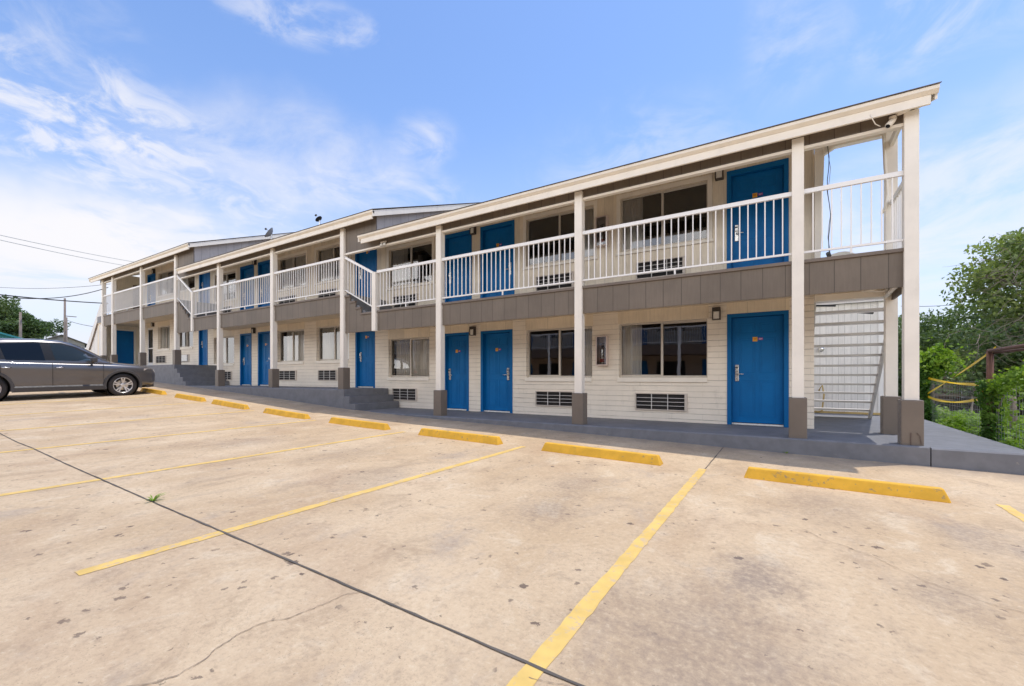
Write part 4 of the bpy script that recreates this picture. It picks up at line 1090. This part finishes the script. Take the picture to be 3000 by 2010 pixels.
# vine along the top of the near fence
vt = thing('vine_plant', 'light green vine trailing along the top of the near wire fence', 'vine', (2.95, 9, -1.2))
n = 2000; yy = g.uniform(7.95, 10.6, n); zz = -.12+.12*np.sin(yy*2.2)+g.normal(size=n)*.075-(g.uniform(size=n) < .25)*g.uniform(0, .8, n)*(np.sin(yy*3.4) > .2)
leaf_mesh('foliage', M['leafC'], np.stack([2.95+g.normal(size=n)*.07, yy, zz], 1), .07, vt, (2.95, 9, -1.2), aspect=.8, rngl=g)
n = 1500; zz = g.uniform(-1.2, -.05, n); th = g.uniform(0, 6.28, n); rr = .13*g.uniform(.3, 1, n)**.5*(1+.5*(zz > -.5))
leaf_mesh('foliage', M['leafV'], np.stack([2.93+rr*np.cos(th), 10.42+rr*np.sin(th), zz], 1), .06, vt, (2.95, 9, -1.2), aspect=.8, rngl=g)
MB().tube([(2.95, 10.4, -1.2), (2.97, 10.3, -.5), (2.96, 9.8, -.05), (2.95, 8.4, -.1), (2.95, 8.0, -.1)], .012, 5).build('stem', M['bark'], vt, smooth=True)
# weeds in the joints
def weed(x, y, lab, s=1., n=16):
    t = thing('weed', lab, 'weed', (x, y, gz(x, y)), 'weeds in the pavement'); mb = MB(); z = gz(x, y)
    for i in range(n):
        a = random.uniform(0, 6.28); L = s*random.uniform(.07, .17); w = .007*s; up = random.uniform(.4, 1.3)
        d = Vector((math.cos(a), math.sin(a), up)).normalized(); q = Vector((-math.sin(a), math.cos(a), 0))
        b = Vector((x, y, z)); m = b+d*L*.6; e = b+d*L+Vector((math.cos(a), math.sin(a), -.6))*L*.25
        mb.add([b-q*w*.5, b+q*w*.5, m+q*w, m-q*w, e], [(0,1,2,3), (3,2,4)])
    mb.build('blades', M['leafC'], t)
weed(-4.75, 1.585, 'small green weed growing from the long slab joint', 0.8, 20)
weed(.02, 7.76, 'tiny weed at the foot of the grey kerb', .6, 12)

# ------------------------------------------------------------ fence at right
ft = thing('pipe_fence', 'rusty pipe and wire mesh fence along the right side of the walkway', 'fence', (2.92, 10, -1.2))
for y, zt in ((10.47, .43), (14.35, .35), (7.98, .43)):
    MB().tube([(2.92, y, -1.4), (2.92, y, zt)], .045, 12).build('fence_post', M['rust'], ft, (2.92, y, -1.3), smooth=True)
MB().tube([(2.91, 10.5, .44), (2.92, 9, .455), (2.93, 7.95, .47)], .028, 10).build('top_rail', M['rust'], ft, smooth=True)
MB().tube([(2.97, 10.5, .41), (2.98, 9, .405), (2.99, 7.95, .40)], .022, 10).build('top_rail', M['rust'], ft, smooth=True)
mb = MB()
for k in range(int(6.3/.105)):
    y = 8.0+k*.105; mb.box(2.945, 2.948, y-.0022, y+.0022, -1.25, -.08)
for k in range(12): z = -1.2+k*.102; mb.box(2.948, 2.951, 8.0, 14.3, z-.0022, z+.0022)
mb.build('wire_mesh', M['wire'], ft)
def tape(p, q, sag, lab, tw=.5, w=.05):
    P, Q = Vector(p), Vector(q); mb = MB(); n = 40; prev = None
    for i in range(n+1):
        t = i/n; c = P.lerp(Q, t)-Vector((0, 0, sag*4*t*(1-t))); a = tw*math.sin(t*9)+.9
        o = Vector((math.cos(a)*.5, 0, math.sin(a)))*w/2; o2 = Vector((.002, 0, .002))
        cur = (c+o, c-o)
        if prev: mb.quad(prev[0], cur[0], cur[1], prev[1]); mb.quad(prev[0]+o2, prev[1]+o2, cur[1]+o2, cur[0]+o2)
        prev = cur
    tag(mb.build('caution_tape', M['tape'], None, p), lab, 'tape', 'yellow tape strips on the fence')
tape((2.90, 10.46, .40), (2.90, 14.2, -.40), .02, 'yellow tape running steeply from the rusty post top down to the vine')
tape((2.91, 10.45, -.12), (2.91, 14.2, -.02), .05, 'upper near-level yellow tape between the two fence posts')
tape((2.90, 10.45, -.32), (2.90, 14.2, -.46), .12, 'lower sagging yellow tape between the two fence posts')
tape((2.88, 10.52, .39), (2.96, 10.40, .47), .0, 'yellow tape knot wrapped round the top of the rusty post', w=.08)

# shed wall behind the stair
sh = thing('storage_shed', 'white vertical-siding shed behind the end stair', 'shed', (0, 14.5, F1))
MB().box(-2.5, 2.02, 13.75, 17.5, F1-.1, 1.84).build('wall', M['shed'], sh)
MB().prism([(13.65, 1.845), (13.65, 1.90), (17.6, 2.15), (17.6, 2.09)], -2.6, 2.12, 'x').build('roof', M['stringer'], sh)
MB().box(1.93, 2.03, 13.735, 13.80, F1-.1, 1.84).build('corner_board', M['rail'], sh)
MB().box(.3, 2.0, 13.70, 13.745, F1+.0, F1+.05).build('base_trim', M['shedstain'], sh)
MB().lathe([(0, 0), (0, .07), (.05, .07), (.09, .03), (.09, 0)], 14, (.78, 13.66, .72), 'y').build('vent_cap', M['steel'], sh, smooth=True)
MB().tube([(.73, 13.6, -.35), (.80, 13.58, -.2), (.84, 13.58, -.45), (.80, 13.6, -.85), (.7, 13.6, -.9)], .02, 7).build('garden_hose', M['shedstain'], sh, smooth=True)
lb = MB(); lb.bar((.35, 12.6, 1.72), (1.0, 12.6, 1.66), .1, .035); tag(lb.build('loose_slat', M['black'], None), 'dark slat under the balcony, left one above the stair', 'slat', 'dark slats above the stair')
lb = MB(); lb.bar((1.15, 11.4, 1.36), (1.52, 11.4, 1.30), .1, .035); tag(lb.build('loose_slat', M['black'], None), 'dark slat above the stair near the rear post', 'slat', 'dark slats above the stair')

# gravel drive, road and trailer beyond the fence
struct(sheet([3.2, 6, 12, 30, 60], [13.5, 18, 22, 24], lambda x, y: -1.26).build('gravel_drive', M['gravel']), 'pale gravel drive beyond the fence')
struct(sheet([3.2, 12, 30, 90], [24.002, 27, 30], lambda x, y: -1.25).build('road', M['asphalt']), 'dark road strip beyond the gravel')
tr = thing('utility_trailer', 'slatted trailer heaped with scrap beyond the fence', 'trailer', (4.6, 19, -1.25))
x0, x1, y0, y1 = 3.75, 6.6, 18.6, 20.2
MB().box(x0, x1, y0, y1, -.75, -.68).build('bed', M['wood'], tr)
for x in (x0, 4.5, 5.2, 5.9, x1):
    for y in (y0, y1): MB().box(x-.035, x+.035, y-.03, y+.03, -.75, .12).build('stake', M['rust'], tr)
mb = MB()
for z in (-.55, -.37, -.19, -.01): mb.box(x0, x1, y0-.05, y0-.032, z-.045, z+.045)
mb.build('side_slats', M['wood'], tr)
MB().box(x0-.1, x1+.1, y0-.1, y1+.1, .12, .16).build('top_sheet', M['gravel'], tr)
for x in (4.6, 5.5):
    MB().lathe([(-.09, .14), (-.09, .28), (-.06, .32), (.06, .32), (.09, .28), (.09, .14)], 20, (x, y0-.1, -.95), 'y').build('wheel', M['tyre'], tr, smooth=True)
for i in range(14):
    x = random.uniform(x0+.2, x1-.3); y = random.uniform(y0+.15, y1-.3); w = random.uniform(.12, .32); h = random.uniform(.15, .5)
    o = MB().box(x, x+w, y, y+w, -.679, -.679+h).build('scrap_box', M[['wood', 'black', 'acbox', 'rail', 'rust', 'gravel'][i % 6]], tr)
pl = MB(); pl.bar((4.72, 18.4, -1.2), (4.82, 18.45, -.05), .07, .02); tag(pl.build('plank', M['acbox'], None), 'pale plank leaning against the scrap trailer', 'plank')
tag(MB().box(4.9, 5.2, 18.15, 18.4, -.62, -.25).build('crate', M['orange'], None, bevel=.01), 'orange crate on the trailer edge', 'crate')
pt = MB(); pt.tube([(3.62, 11.8, -1.3), (3.6, 11.8, -.9), (3.58, 11.8, -.18)], [.05, .055, .045], 9); tag(pt.build('wooden_post', M['wood'], None, smooth=True), 'short weathered wooden post behind the wire mesh', 'post')

# ------------------------------------------------------------ left background
TL = pixdir(-40, 1000); TL = Vector((TL.x, TL.y, 0)).normalized()*84
make_tree('tree', 'broad green tree behind the parked car at far left', 'tree', (TL.x, TL.y, .2), 9, (TL.x, TL.y, 6.1), (5.4, 5.4, 3.5), 260, 50000, .95, .30, M['leafD'], .45, 26, 41, shell=.4)
def px_at(px, py, dist):
    """ground-plan point at a chosen distance along the sight line"""
    d = pixdir(px, py); h = math.hypot(d.x, d.y); return Vector((d.x, d.y, d.z))*(dist/h)
for (px, top, dist, r, lab) in ((190, 874, 62, .10, 'tall wooden utility pole left of the far wing'), (195.5, 930, 66, .07, 'shorter wooden pole just behind the tall one'), (60, 915, 50, .09, 'pale utility pole standing in front of the left tree')):
    p = px_at(px, top, dist); t = thing('utility_pole', lab, 'utility pole', (p.x, p.y, .2), 'utility poles')
    MB().tube([(p.x, p.y, .1), (p.x, p.y, p.z)], [r*1.15, r*.8], 10).build('pole', M['pole'], t, (p.x, p.y, .2), smooth=True)
    if px > 193: MB().box(p.x-.05, p.x+.05, p.y-.1, p.y+.75, p.z+.1, p.z+.17).build('crossarm', M['pole'], t, (p.x, p.y, .2))
def cable(a, b, r, lab, sag, mat='cable'):
    A, B = Vector(a), Vector(b)
    pts = [A.lerp(B, i/20)-Vector((0, 0, sag*4*(i/20)*(1-i/20))) for i in range(21)]
    tag(MB().tube(pts, r, 5).build('cable', M[mat], None, a, smooth=True), lab, 'cable', 'overhead cables')
cable((-30.35, 8.2, 4.75), tuple(px_at(-60, 862, 26)), .018, 'black service cable meeting the far eave', .35)
cable((-30.35, 8.2, 3.9), tuple(px_at(-60, 857, 26)), .024, 'thick black cable dropping to the far wing corner', .05)
cable((-30.35, 8.3, 4.95), tuple(px_at(-60, 837, 40)), .010, 'thin upper cable to the far eave', .2)
cable(tuple(px_at(196, 938, 64)), tuple(px_at(300, 960, 40)), .020, 'thin cable from the short pole toward the building', .1)
cable(tuple(px_at(-40, 680, 45)), tuple(px_at(420, 772, 60)), .02, 'upper faint grey line high in the left sky', .1, 'cablegrey')
cable(tuple(px_at(-40, 694, 45)), tuple(px_at(400, 784, 60)), .02, 'lower faint grey line high in the left sky', .1, 'cablegrey')
cable(tuple(px_at(2640, 897, 28)), tuple(px_at(2800, 892, 34)), .013, 'thin dark line running into the right tree', .05)
def house(px, dist, w, d, wallh, roofh, rot, lab, wm, rm, base=.2):
    p = px_at(px, 1000, dist); t = thing('house', lab, 'house', (p.x, p.y, base), 'houses behind the lot'); a = rot; ca, sa = math.cos(a), math.sin(a)
    T = lambda x, y, z: (p.x+x*ca-y*sa, p.y+x*sa+y*ca, base+z)
    mb = MB(); hw, hd = w/2, d/2
    vs = [T(-hw,-hd,0), T(hw,-hd,0), T(hw,hd,0), T(-hw,hd,0), T(-hw,-hd,wallh), T(hw,-hd,wallh), T(hw,hd,wallh), T(-hw,hd,wallh), T(-hw,0,wallh+roofh*.95), T(hw,0,wallh+roofh*.95)]
    mb.add(vs, [(0,1,5,4), (1,2,6,9,5), (2,3,7,6), (3,0,4,8,7)]); mb.build('wall', wm, t)
    e = .4; r = MB(); za = wallh-.15
    r.add([T(-hw-e,-hd-e,za), T(hw+e,-hd-e,za), T(hw+e,0,wallh+roofh), T(-hw-e,0,wallh+roofh), T(-hw-e,hd+e,za), T(hw+e,hd+e,za),
           T(-hw-e,-hd-e,za-.12), T(hw+e,-hd-e,za-.12), T(hw+e,0,wallh+roofh-.12), T(-hw-e,0,wallh+roofh-.12), T(-hw-e,hd+e,za-.12), T(hw+e,hd+e,za-.12)],
          [(0,1,2,3), (3,2,5,4), (6,9,8,7), (9,10,11,8), (0,6,7,1), (1,7,8,2), (2,8,11,5), (5,11,10,4), (4,10,9,3), (3,9,6,0)]); ro = r.build('roof', rm, t)
    c = T(hw*.3, hd*.3, wallh+roofh*.5); MB().box(c[0]-.25, c[0]+.25, c[1]-.25, c[1]+.25, c[2]-.5, c[2]+1.1).build('chimney', M['housewall'], ro)
    for sx in (-.5, .5):
        a0 = [T(hw*sx-.5, -hd-.02, wallh*.4), T(hw*sx+.5, -hd-.02, wallh*.4), T(hw*sx+.5, -hd-.02, wallh*.8), T(hw*sx-.5, -hd-.02, wallh*.8)]
        MB().poly(a0).build('window', M['black'], t)
    return t
house(181, 100, 9, 5.0, 3.0, 1.2, R(168), 'dark-roofed grey house behind the utility poles', M['housewall'], M['houseroof'], 2.3)
house(-25, 52, 8, 4.4, 2.6, .75, R(171.6), 'teal metal building at the left edge', M['teal'], M['teal'], 0.0)

# ------------------------------------------------------------ opposite wing (seen mirrored in the windows)
ow = thing('motel_wing', 'opposite brick motel wing behind the camera, mirrored in the windows', 'motel', (-8, -8, -1.2))
YO = -7.6; zo = -1.25
mb = MB(); mb.box(-30, 9, YO-7, YO, zo-.3, 1.6).build('brick_wall', M['obrick'], ow)
mb = MB(); mb.box(-30, 9, YO-7, YO, 1.6, 4.4).build('upper_wall', M['gravel'], ow)
mb = MB(); mb.box(-30, 9, YO, YO+1.6, 1.25, 1.8).build('balcony', M['oband'], ow)
mb = MB(); mb.prism([(YO+2.0, 4.1), (YO+2.0, 4.4), (YO-3.5, 6.2), (YO-9, 4.4), (YO-9, 4.1)], -31, 10, 'x').build('roof', M['houseroof'], ow)
mb = MB(); mb.box(-30, 9, YO+1.56, YO+1.6, 2.72, 2.8); mb.box(-30, 9, YO+1.57, YO+1.6, 1.9, 1.94)
for i in range(300): x = -30+i*.13; mb.box(x, x+.018, YO+1.57, YO+1.59, 1.94, 2.72)
mb.build('railing', M['rail'], ow)
mb = MB(); mb.box(-30, 9, YO+1.7, YO+1.74, zo+.85, zo+.9)
for i in range(300): x = -30+i*.13; mb.box(x, x+.018, YO+1.71, YO+1.73, zo, zo+.85)
mb.build('railing', M['rail'], ow)
for x in range(-29, 10, 4): MB().box(x, x+.16, YO+1.45, YO+1.61, zo, 4.2).build('post', M['rail'], ow)
for x in range(-28, 8, 4):
    MB().box(x, x+.95, YO+.001, YO+.03, zo+.1, zo+2.25).build('door', M['blue'], ow); MB().box(x+1.5, x+3.1, YO+.001, YO+.02, zo+1.0, zo+2.2).build('window', M['black'], ow)
    MB().box(x, x+.95, YO+.001, YO+.03, 1.82, 3.95).build('door', M['blue'], ow); MB().box(x+1.5, x+3.1, YO+.001, YO+.02, 2.7, 3.85).build('window', M['black'], ow)
MB().box(-30, 9, YO+.0005, YO+2.2, zo-.3, zo+.08).build('walkway', M['kerb'], ow)

# ------------------------------------------------------------ parked car
def loft_body():
    # y, zb, zs, hw, ztop
    S = [(-2.30,.50,.86,.62,.88), (-2.26,.40,.98,.76,1.0), (-2.12,.34,1.07,.86,1.09), (-1.85,.30,1.085,.905,1.10), (-1.35,.28,1.075,.925,1.09), (-.7,.27,1.045,.922,1.07),
         (0,.27,1.02,.92,1.05), (.6,.27,.995,.92,1.05), (.95,.27,.98,.922,1.055), (1.35,.27,.955,.925,1.035), (1.75,.28,.92,.905,.99), (2.0,.29,.885,.87,.94), (2.14,.30,.84,.80,.88), (2.23,.36,.76,.70,.79), (2.26,.44,.68,.60,.70)]
    mb = MB(); rings = []
    for y, zb, zs, hw, zt in S:
        h = zs-zb
        half = [(0, zb), (hw*.55, zb), (hw-.09, zb+.015), (hw-.025, zb+.07), (hw-.012, zb+h*.28), (hw-.018, zb+h*.5), (hw+.0, zb+h*.74), (hw-.008, zb+h*.88), (hw-.045, zs-.005), (hw-.12, zs+(zt-zs)*.45), (hw*.55, zt-.006), (0, zt)]
        ring = [(x, y, z) for x, z in half]+[(-x, y, z) for x, z in half[-2:0:-1]]
        rings.append(ring)
    n = len(rings[0]); vs = [v for r in rings for v in r]; fs = []
    for i in range(len(rings)-1):
        for k in range(n): a = i*n+k; b = i*n+(k+1) % n; fs.append((a, a+n, b+n, b))
    fs.append(tuple(range(n))); fs.append(tuple(range((len(rings)-1)*n, len(rings)*n))[::-1])
    return mb.add(vs, fs)
GH = [(-2.16, 1.075, 1.10, .80, .62), (-2.02, 1.08, 1.30, .83, .63), (-1.82, 1.085, 1.52, .85, .645), (-1.5, 1.08, 1.615, .865, .655), (-1.0, 1.065, 1.665, .87, .665), (-.4, 1.05, 1.68, .87, .67), (.05, 1.045, 1.655, .868, .665), (.30, 1.04, 1.585, .865, .66), (.55, 1.04, 1.46, .86, .66), (.85, 1.035, 1.26, .845, .67), (1.12, 1.02, 1.07, .80, .70)]
def gh_at(y):
    for a, b in zip(GH, GH[1:]):
        if y <= b[0]:
            t = max(0, (y-a[0])/(b[0]-a[0])); return [a[i]+(b[i]-a[i])*t for i in range(1, 5)]
    return list(GH[-1][1:])
def gh_side_x(y, z):
    zb, zt, wb, wt = gh_at(y); t = (z-zb)/max(.01, zt-.05-zb); t = max(0, min(1, t)); return wb+(wt-wb)*t-.03*t*t*0
def make_car(label, bodymat, group=None):
    root = thing('parked_car', label, 'car', (0, 0, 0), group)
    body = loft_body().build('body_src', bodymat, root, (0, 0, 0), smooth=True)
    ss = body.modifiers.new('s', 'SUBSURF'); ss.levels = 2; ss.render_levels = 2
    cutters = []
    for y in (1.35, -1.35):
        c = MB().lathe([(-1.2, 0.0001), (-1.2, .405), (1.2, .405), (1.2, .0001)], 40, (0, y, .355), 'x').build('cut', bodymat)
        cutters.append(c); bo = body.modifiers.new('b', 'BOOLEAN'); bo.operation = 'DIFFERENCE'; bo.object = c; bo.solver = 'EXACT'
    bpy.context.view_layer.update(); dg = bpy.context.evaluated_depsgraph_get()
    me = bpy.data.meshes.new_from_object(body.evaluated_get(dg)); me.name = 'body'
    b2 = bpy.data.objects.new('body', me); COL.objects.link(b2); b2.parent = root
    me.polygons.foreach_set('use_smooth', [True]*len(me.polygons))
    try: me.set_sharp_from_angle(angle=R(35))
    except Exception: pass
    for o in [body]+cutters: bpy.data.objects.remove(o, do_unlink=True)
    body = b2
    # inner wheel wells and floor
    mb = MB()
    for y in (1.35, -1.35):
        for sx in (-1, 1): mb.lathe([(sx*.60, .05), (sx*.60, .40), (sx*.86, .40)], 32, (0, y, .36), 'x')
    mb.box(-.6, .6, -2.0, 2.0, .24, .30); mb.build('wheel_wells', M['black'], root, (0, 0, 0))
    # greenhouse shell
    mb = MB(); rings = []
    for y, zb, zt, wb, wt in GH:
        half = [(wb, zb-.04), (wb, zb), (wb+(wt-wb)*.5+.012, zb+(zt-.05-zb)*.5), (wt, zt-.05), (wt-.06, zt-.012), (wt*.5, zt), (0, zt+.004)]
        rings.append([(x, y, z) for x, z in half]+[(-x, y, z) for x, z in half[-2::-1]])
    n = len(rings[0]); vs = [v for r in rings for v in r]; fs = []
    for i in range(len(rings)-1):
        for k in range(n-1): a = i*n+k; fs.append((a, a+n, a+n+1, a+1))
    mb.add(vs, fs); gh = mb.build('cabin_roof', bodymat, root, (0, 0, 0), smooth=True)
    # windows on both sides: dark outer surround then glass
    def side_panel(poly, off, name, mat, parent):
        for sx in (1, -1):
            P = [(y, z) for y, z in poly]; fine = []
            for (a, b) in zip(P, P[1:]+P[:1]):
                for t in (0, .25, .5, .75): fine.append((a[0]+(b[0]-a[0])*t, a[1]+(b[1]-a[1])*t))
            cy = sum(p[0] for p in fine)/len(fine); cz = sum(p[1] for p in fine)/len(fine)
            V = lambda y, z: (sx*(gh_side_x(y, z)+off+.012*math.sin(math.pi*max(0, min(1, (z-1.06)/.55)))), y, z)
            vs = [V(cy, cz)]; 
            for k in (.35, .7, 1.0): vs += [V(cy+(y-cy)*k, cz+(z-cz)*k) for y, z in fine]
            m = len(fine); fs = [(0, 1+i, 1+(i+1) % m) for i in range(m)]
            for r_ in range(2):
                for i in range(m): a = 1+r_*m+i; b = 1+r_*m+(i+1) % m; fs.append((a, a+m, b+m, b))
            MB().add(vs, fs).build(name, mat, parent, (0, 0, 0), smooth=True)
    side_panel([(.98, 1.068), (-1.86, 1.13), (-1.72, 1.40), (-1.35, 1.53), (-.5, 1.598), (.05, 1.585), (.35, 1.48), (.70, 1.27)], .006, 'window_surround', M['black'], gh)
    side_panel([(.64, 1.085), (-.10, 1.09), (-.19, 1.565), (.0, 1.56), (.27, 1.468), (.50, 1.32)], .012, 'side_window', M['carglassl'], gh)
    side_panel([(-.30, 1.092), (-1.02, 1.10), (-1.12, 1.52), (-.7, 1.558), (-.38, 1.568)], .012, 'side_window', M['carglass'], gh)
    side_panel([(-1.16, 1.11), (-1.66, 1.14), (-1.58, 1.36), (-1.27, 1.475)], .012, 'side_window', M['carglass'], gh)
    # windscreen / rear window
    def top_panel(ys, inset, name, mat):
        mb = MB(); prev = None
        for y in ys:
            zb, zt, wb, wt = gh_at(y); cur = [(x, y, zt+.012-.012*(abs(x)/wt)**2*1.0-(.0 if abs(x) < wt*.8 else .008)) for x in np.linspace(-(wt-inset), wt-inset, 9)]
            if prev: 
                for i in range(8): mb.quad(prev[i], prev[i+1], cur[i+1], cur[i])
            prev = cur
        mb.build(name, mat, gh, (0, 0, 0), smooth=True)
    top_panel(np.linspace(.30, 1.06, 9), .05, 'windscreen', M['carglass'])
    top_panel(np.linspace(-2.1, -1.78, 5), .08, 'rear_window', M['carglass'])
    # roof rails
    # cladding along the sills and arches
    for sx in (1, -1):
        mb = MB(); mb.prism([(sx*.86, .235), (sx*.925, .25), (sx*.935, .36), (sx*.90, .40)], -.93, .93, 'y'); mb.build('sill_cladding', M['carclad'], body, (0, 0, 0))
        for y in (1.35, -1.35):
            mb = MB(); prev = None
            for i in range(25):
                a = R(-14)+R(208)*i/24
                c, s = math.cos(a), math.sin(a)
                hwf = .93-.035*max(0, (abs(y+c*.45)-1.75))/.2
                cur = [(sx*(hwf-.10), y+c*.395, .36+s*.395), (sx*(hwf+.006), y+c*.398, .36+s*.398), (sx*(hwf+.008), y+c*.455, .36+s*.455), (sx*(hwf-.03), y+c*.475, .36+s*.475)]
                if prev:
                    for k in range(3): mb.quad(prev[k], prev[k+1], cur[k+1], cur[k])
                prev = cur
            mb.build('arch_cladding', M['carclad'], body, (0, 0, 0), smooth=True)
        # door seams
        mb = MB()
        def seam(pts): mb.tube([(sx*(p[0]), p[1], p[2]) for p in pts], .0045, 5)
        for y0 in (.90, -.17, -1.12):
            seam([(.914, y0-.02*(y0 < -1), .40), (.909, y0, .6), (.921, y0, .80), (.918, y0, .93), (.884, y0, 1.0+.02*(y0 < .5))])
        mb.build('door_seams', M['black'], body, (0, 0, 0))
        for y0 in (-.10, -1.10):
            MB().tube([(sx*.915, y0-.02, .90), (sx*.945, y0, .902), (sx*.947, y0+.12, .90), (sx*.915, y0+.16, .895)], .014, 8).build('door_handle', M['chrome'], body, (0, 0, 0), smooth=True)
        # mirror
        m = MB(); m.box(sx*.91, sx*1.08, .60, .73, 1.06, 1.20); m.box(sx*.86, sx*.95, .63, .69, 1.01, 1.09)
        m.build('mirror', M['carclad'], body, (0, 0, 0), bevel=.035)
        # lights
        h = MB(); h.add([(sx*.50, 2.245, .735), (sx*.70, 2.21, .745), (sx*.84, 2.05, .765), (sx*.895, 1.86, .80), (sx*.88, 1.88, .86), (sx*.80, 2.06, .85), (sx*.66, 2.20, .81), (sx*.50, 2.25, .78)], [tuple(range(8))]); 
        h.build('headlight', M['headl'], body, (0, 0, 0))
        tl = MB(); tl.box(sx*.60, sx*.885, -2.24, -1.98, .90, 1.02); tl.build('tail_light', M['tail'], body, (0, 0, 0), bevel=.03)
    MB().box(-.46, .46, 2.18, 2.262, .46, .70).build('grille', M['black'], body, (0, 0, 0), bevel=.03)
    MB().prism([(-.82, 2.0), (-.62, 2.215), (.62, 2.215), (.82, 2.0), (.80, 1.95), (-.80, 1.95)], .25, .42, 'z').build('lower_bumper', M['carclad'], body, (0, 0, 0), bevel=.02)
    MB().box(-.18, .18, 2.27, 2.285, .42, .54).build('front_plate', M['rail'], body, (0, 0, 0))
    MB().box(-.78, .78, -2.27, -2.05, .34, .56).build('rear_bumper', M['carclad'], body, (0, 0, 0), bevel=.03)
    # seats
    s = MB()
    for x in (-.38, .38):
        s.box(x-.24, x+.24, -.15, .35, .75, .9); s.box(x-.23, x+.23, -.30, -.15, .8, 1.35); s.box(x-.13, x+.13, -.30, -.2, 1.37, 1.52)
    s.box(-.6, .6, -1.2, -1.05, .8, 1.3)
    s.build('seats', M['carin'], root, (0, 0, 0), bevel=.04)
    # wheels
    for y in (1.35, -1.35):
        for sx in (1, -1):
            c = (sx*.80, y, .352)
            wh = MB().lathe([(c_[0]*sx, c_[1]) for c_ in [(-.11, .23), (-.115, .31), (-.09, .345), (-.04, .352), (.04, .352), (.09, .345), (.115, .31), (.112, .245), (.10, .235)]], 40, c, 'x').build('wheel', M['tyre'], root, c, smooth=True)
            rm = MB().lathe([(.10*sx, .238), (.085*sx, .238), (.08*sx, .225), (-.02*sx, .20), (-.05*sx, .0)], 40, c, 'x'); rm.build('rim_barrel', M['acdark'], wh, c, smooth=True)
            sp = MB()
            sp.lathe([(.104*sx, .243), (.110*sx, .232), (.10*sx, .222), (.085*sx, .218)], 40, c, 'x')
            sp.lathe([(.055*sx, .06), (.085*sx, .055), (.092*sx, .03), (.092*sx, .0)], 20, c, 'x')
            for k in range(5):
                for dd in (-.17, .17):
                    a = 2*math.pi*k/5+.3; a2 = a+dd
                    p = Vector((c[0]+.078*sx, c[1]+math.cos(a+dd*.35)*.045, c[2]+math.sin(a+dd*.35)*.045)); q = Vector((c[0]+.098*sx, c[1]+math.cos(a2)*.226, c[2]+math.sin(a2)*.226))
                    t = Vector((0, -math.sin(a2), math.cos(a2)))
                    o = Vector((.016*sx, 0, 0))
                    sp.add([p-t*.014, p+t*.014, q+t*.020, q-t*.020, p-t*.012-o, p+t*.012-o, q+t*.018-o, q-t*.018-o], [(0,1,2,3), (0,4,5,1), (1,5,6,2), (2,6,7,3), (3,7,4,0)])
            sp.build('rim', M['rim'], wh, c)
            MB().lathe([(.0, .0), (.0, .15), (.01*sx, .15)], 24, (c[0]+.01*sx, y, .352), 'x').build('brake_disc', M['steel'], wh, c)
    return root
def set_uv(): pass
car = make_car('dark grey SUV parked nose-in at the left', M['car'])
pitch = .022
car.location = (-18.2, 3.68, gz(-18.2, 3.68)-.016); car.rotation_euler = (pitch, -.045*0, 0)
# the body follows the cross fall of the lot
car.rotation_euler = (pitch, math.atan((gz(-19.6, 3.9)-gz(-18, 3.9))/1.6)*1.0, 0)
